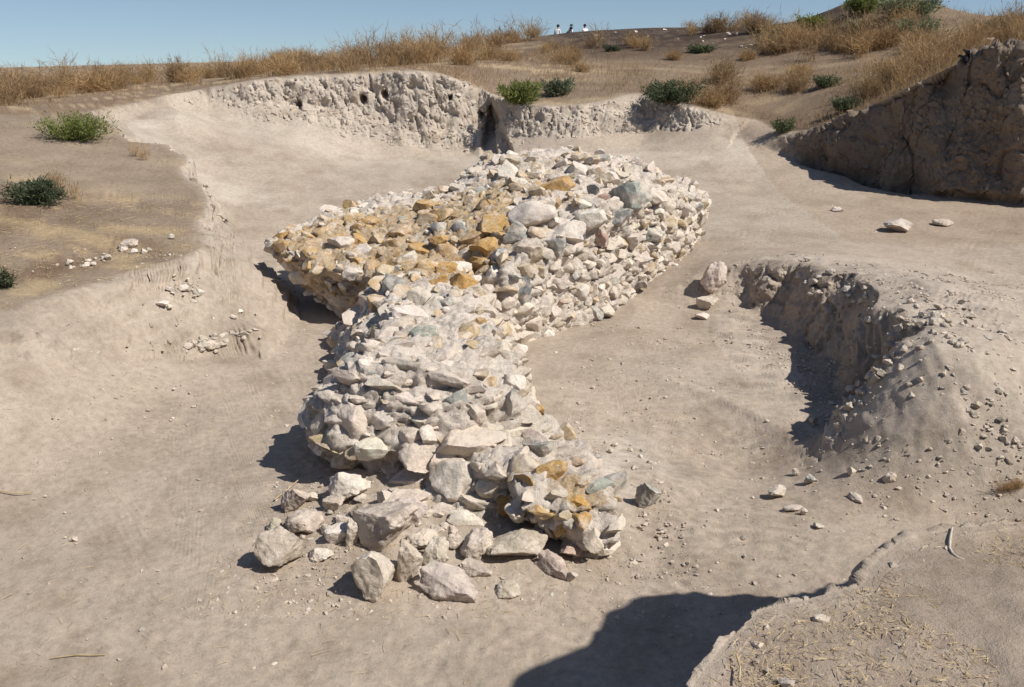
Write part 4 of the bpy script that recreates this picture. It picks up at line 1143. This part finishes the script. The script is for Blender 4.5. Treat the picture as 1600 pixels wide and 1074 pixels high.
for px, py in [(214,245),(224,250),(1560,770),(1575,765),(1590,762)]:
    h = ground_hit(px, py); weed_at(h[0], .38 if px < 500 else .16, 'short pale weed at the edge of the pit slope' if px < 500 else 'sparse sprig growing in the hollow behind the ledge', 'pale weeds at the pit slope' if px < 500 else 'sprigs behind the ledge')

# ------------------------------------------------------------------ twigs
def tube_path(name, pts, radii, mat, sides=7):
    VS, FS = [], []
    pts = [Vector(p) for p in pts]
    for i, p in enumerate(pts):
        t = (pts[min(i + 1, len(pts) - 1)] - pts[max(i - 1, 0)]).normalized()
        a = t.cross(Vector((0, 0, 1))).normalized(); b = t.cross(a)
        for s in range(sides):
            an = 2 * math.pi * s / sides
            VS.append(p + (a * math.cos(an) + b * math.sin(an)) * radii[i] * random.uniform(.88, 1.12))
    for i in range(len(pts) - 1):
        for s in range(sides):
            FS.append([i * sides + s, i * sides + (s + 1) % sides, (i + 1) * sides + (s + 1) % sides, (i + 1) * sides + s])
    me = np_mesh(name, np.array([v[:] for v in VS]), np.array(FS))
    me.polygons.foreach_set('use_smooth', np.ones(len(me.polygons), bool))
    return link(name, me, mat)
def ground_path(pxs, lift):
    out = []
    for px, py in pxs:
        p = ground_hit(px, py)[0]; out.append(p + Vector((0, 0, lift)))
    return out
o = tube_path('twig', ground_path([(1487,829),(1484,845),(1483,860),(1488,870),(1496,876),(1506,880)], .006), [.003, .0042, .0045, .005, .0056, .0036], M_WOOD); tag(o, 'bleached bent twig lying on the near ledge', 'twig')
o = tube_path('straw_stalk', ground_path([(0,770),(25,774),(52,772)], .012), [.005, .005, .003], M_STRAW); tag(o, 'single long straw stalk on the bare floor at the left', 'straw')
o = tube_path('straw_stalk', ground_path([(430,786),(450,770),(470,752)], .03) , [.005, .006, .004], M_STRAW); tag(o, 'dry stalk with a wispy head lying by the dark overhang', 'straw')
o = tube_path('straw_stalk', ground_path([(80,1030),(120,1026),(165,1026)], .01), [.003, .004, .003], M_STRAW); tag(o, 'straw stalk on the floor at the bottom left', 'straw')
o = tube_path('straw_stalk', ground_path([(1150,1030),(1156,1050),(1154,1074)], .012), [.003, .003, .003], M_STRAW); tag(o, 'pale straw stalk on the ledge corner beside the shadow', 'straw')

# ------------------------------------------------------------------ pale board on the left skyline
h = ground_hit(487, 96) or ground_hit(487, 102) or ground_hit(487, 108)
bm = bmesh.new(); bmesh.ops.create_cube(bm, size=1.0)
bmesh.ops.scale(bm, vec=(.55, .24, .04), verts=bm.verts)
bmesh.ops.bevel(bm, geom=bm.edges[:], offset=.008, segments=1, affect='EDGES')
me = bpy.data.meshes.new('board'); bm.to_mesh(me); bm.free()
o = link('board', me, plain_material('white_board', (.66, .63, .58), (.78, .76, .72), 6.0))
o.location = h[0] + Vector((0, 0, .30)); o.rotation_euler = (.35, -.2, .1)
tag(o, 'small white board propped among weeds on the left skyline', 'board')

# ------------------------------------------------------------------ people on the crest
M_SKIN = plain_material('skin', (.42, .25, .17), (.50, .31, .22), 5.0, .6)
M_SHIRT = plain_material('white_shirt', (.74, .73, .70), (.82, .81, .79), 5.0, .85)
M_TROUS = plain_material('trousers', (.10, .11, .14), (.16, .17, .20), 5.0, .85)
M_DARKC = plain_material('dark_cloth', (.03, .05, .04), (.06, .08, .07), 5.0, .85)
M_HAT = plain_material('dark_hat', (.02, .025, .035), (.05, .055, .065), 5.0, .8)
def person(label, X, Y, stoop, shirt, hat, yaw):
    root = bpy.data.objects.new('person', None); col.objects.link(root)
    tag(root, label, 'person', 'people on the hill crest')
    z_ = float(terrain(np.array([X]), np.array([Y]))[0])
    root.location = (X, Y, z_); root.rotation_euler = (0, 0, yaw)
    f = stoop
    J = {'pel': (0, 0, .93 - .25 * f), 'wst': (0, -.06 * f, 1.1 - .25 * f), 'chs': (0, -.22 * f, 1.34 - .32 * f), 'nck': (0, -.32 * f, 1.5 - .38 * f), 'hd0': (0, -.37 * f - .01, 1.58 - .40 * f), 'hd1': (0, -.42 * f - .02, 1.72 - .42 * f)}
    rad = {'pel': .15, 'wst': .135, 'chs': .155, 'nck': .062, 'hd0': .085, 'hd1': .09}
    E = [('pel', 'wst'), ('wst', 'chs'), ('chs', 'nck'), ('nck', 'hd0'), ('hd0', 'hd1')]
    for s, t in ((-1, 'l'), (1, 'r')):
        J['sh' + t] = (s * .19, -.24 * f, 1.42 - .34 * f); rad['sh' + t] = .06
        J['el' + t] = (s * .25, -.26 * f + .02, 1.13 - .34 * f); rad['el' + t] = .045
        J['wr' + t] = (s * .22, -.30 * f - .10, .90 - .30 * f); rad['wr' + t] = .032
        J['ha' + t] = (s * .21, -.32 * f - .13, .80 - .30 * f); rad['ha' + t] = .036
        J['hp' + t] = (s * .10, 0, .86 - .25 * f); rad['hp' + t] = .095
        J['kn' + t] = (s * .12, -.10 * f, .48 - .05 * f); rad['kn' + t] = .065
        J['an' + t] = (s * .12, .02, .09); rad['an' + t] = .045
        J['to' + t] = (s * .14, -.16, .04); rad['to' + t] = .04
        E += [('chs', 'sh' + t), ('sh' + t, 'el' + t), ('el' + t, 'wr' + t), ('wr' + t, 'ha' + t), ('pel', 'hp' + t), ('hp' + t, 'kn' + t), ('kn' + t, 'an' + t), ('an' + t, 'to' + t)]
    names = list(J)
    me = bpy.data.meshes.new('b'); me.from_pydata([J[k] for k in names], [(names.index(a), names.index(b)) for a, b in E], [])
    ob = bpy.data.objects.new('b', me); col.objects.link(ob)
    ob.modifiers.new('s', 'SKIN')
    for i, k in enumerate(names):
        sv = me.skin_vertices[0].data[i]; sv.radius = (rad[k], rad[k]); sv.use_root = (k == 'pel')
    ob.modifiers.new('u', 'SUBSURF').levels = 2
    dg = bpy.context.evaluated_depsgraph_get()
    bme = bpy.data.meshes.new_from_object(ob.evaluated_get(dg)); bme.name = 'body'
    bpy.data.objects.remove(ob)
    bme.materials.clear()
    for m in (M_SKIN, shirt, M_TROUS): bme.materials.append(m)
    top = J['nck'][2] + .0; wl = J['pel'][2] + .02
    for p in bme.polygons:
        c = p.center
        arm = abs(c.x) > .17 and c.z < J['ell'][2] + .02
        p.material_index = 0 if (c.z > top or arm and c.z > .3) else (1 if c.z > wl else 2)
        p.use_smooth = True
    link('body', bme, None, root)
    hc = J['hd1']
    bm = bmesh.new()
    if hat == 'brim':
        bmesh.ops.create_cone(bm, cap_ends=True, segments=20, radius1=.20, radius2=.19, depth=.02, matrix=Matrix.Translation((hc[0], hc[1], hc[2] + .02)))
        bmesh.ops.create_cone(bm, cap_ends=True, segments=20, radius1=.115, radius2=.09, depth=.12, matrix=Matrix.Translation((hc[0], hc[1], hc[2] + .085)))
    else:
        bmesh.ops.create_uvsphere(bm, u_segments=16, v_segments=10, radius=.118, matrix=Matrix.Translation((hc[0], hc[1] + .02, hc[2] + .02)) @ Matrix.Diagonal((1, 1.1, .95, 1)))
    me2 = bpy.data.meshes.new('h'); bm.to_mesh(me2); bm.free()
    link('hat' if hat == 'brim' else 'hair', me2, M_HAT, root)
def crest_person(label, px, py_head, Y, **kw):
    """feet stand behind the crest, so that only head and shoulders clear it"""
    p = atY(px, py_head, Y)
    person(label, p[0], Y, **kw)
    ob = [o for o in col.objects if o.name.startswith('person')][-1]
    return ob, p
PEOPLE = [('person in a pale shirt with dark hair, leftmost of the people on the crest', 870, 38, 71.0, .5, M_SHIRT, 'hair', 2.6),
          ('person in a white shirt and broad dark hat beside the dark clothed one', 890, 37, 72.0, .4, M_SHIRT, 'brim', 2.2),
          ('person in dark clothes bending low next to the broad dark hat', 884, 42, 70.5, 1.0, M_DARKC, 'hair', 1.2),
          ('person in a white shirt with dark hair, rightmost of the people on the crest', 915, 34, 72.0, .35, M_SHIRT, 'hair', 3.4)]
for lb, px, py, Y, st_, sh_, ht_, yw in PEOPLE:
    p = atY(px, py, Y)
    person(lb, p[0], Y, st_, sh_, ht_, yw)
bpy.context.view_layer.update()
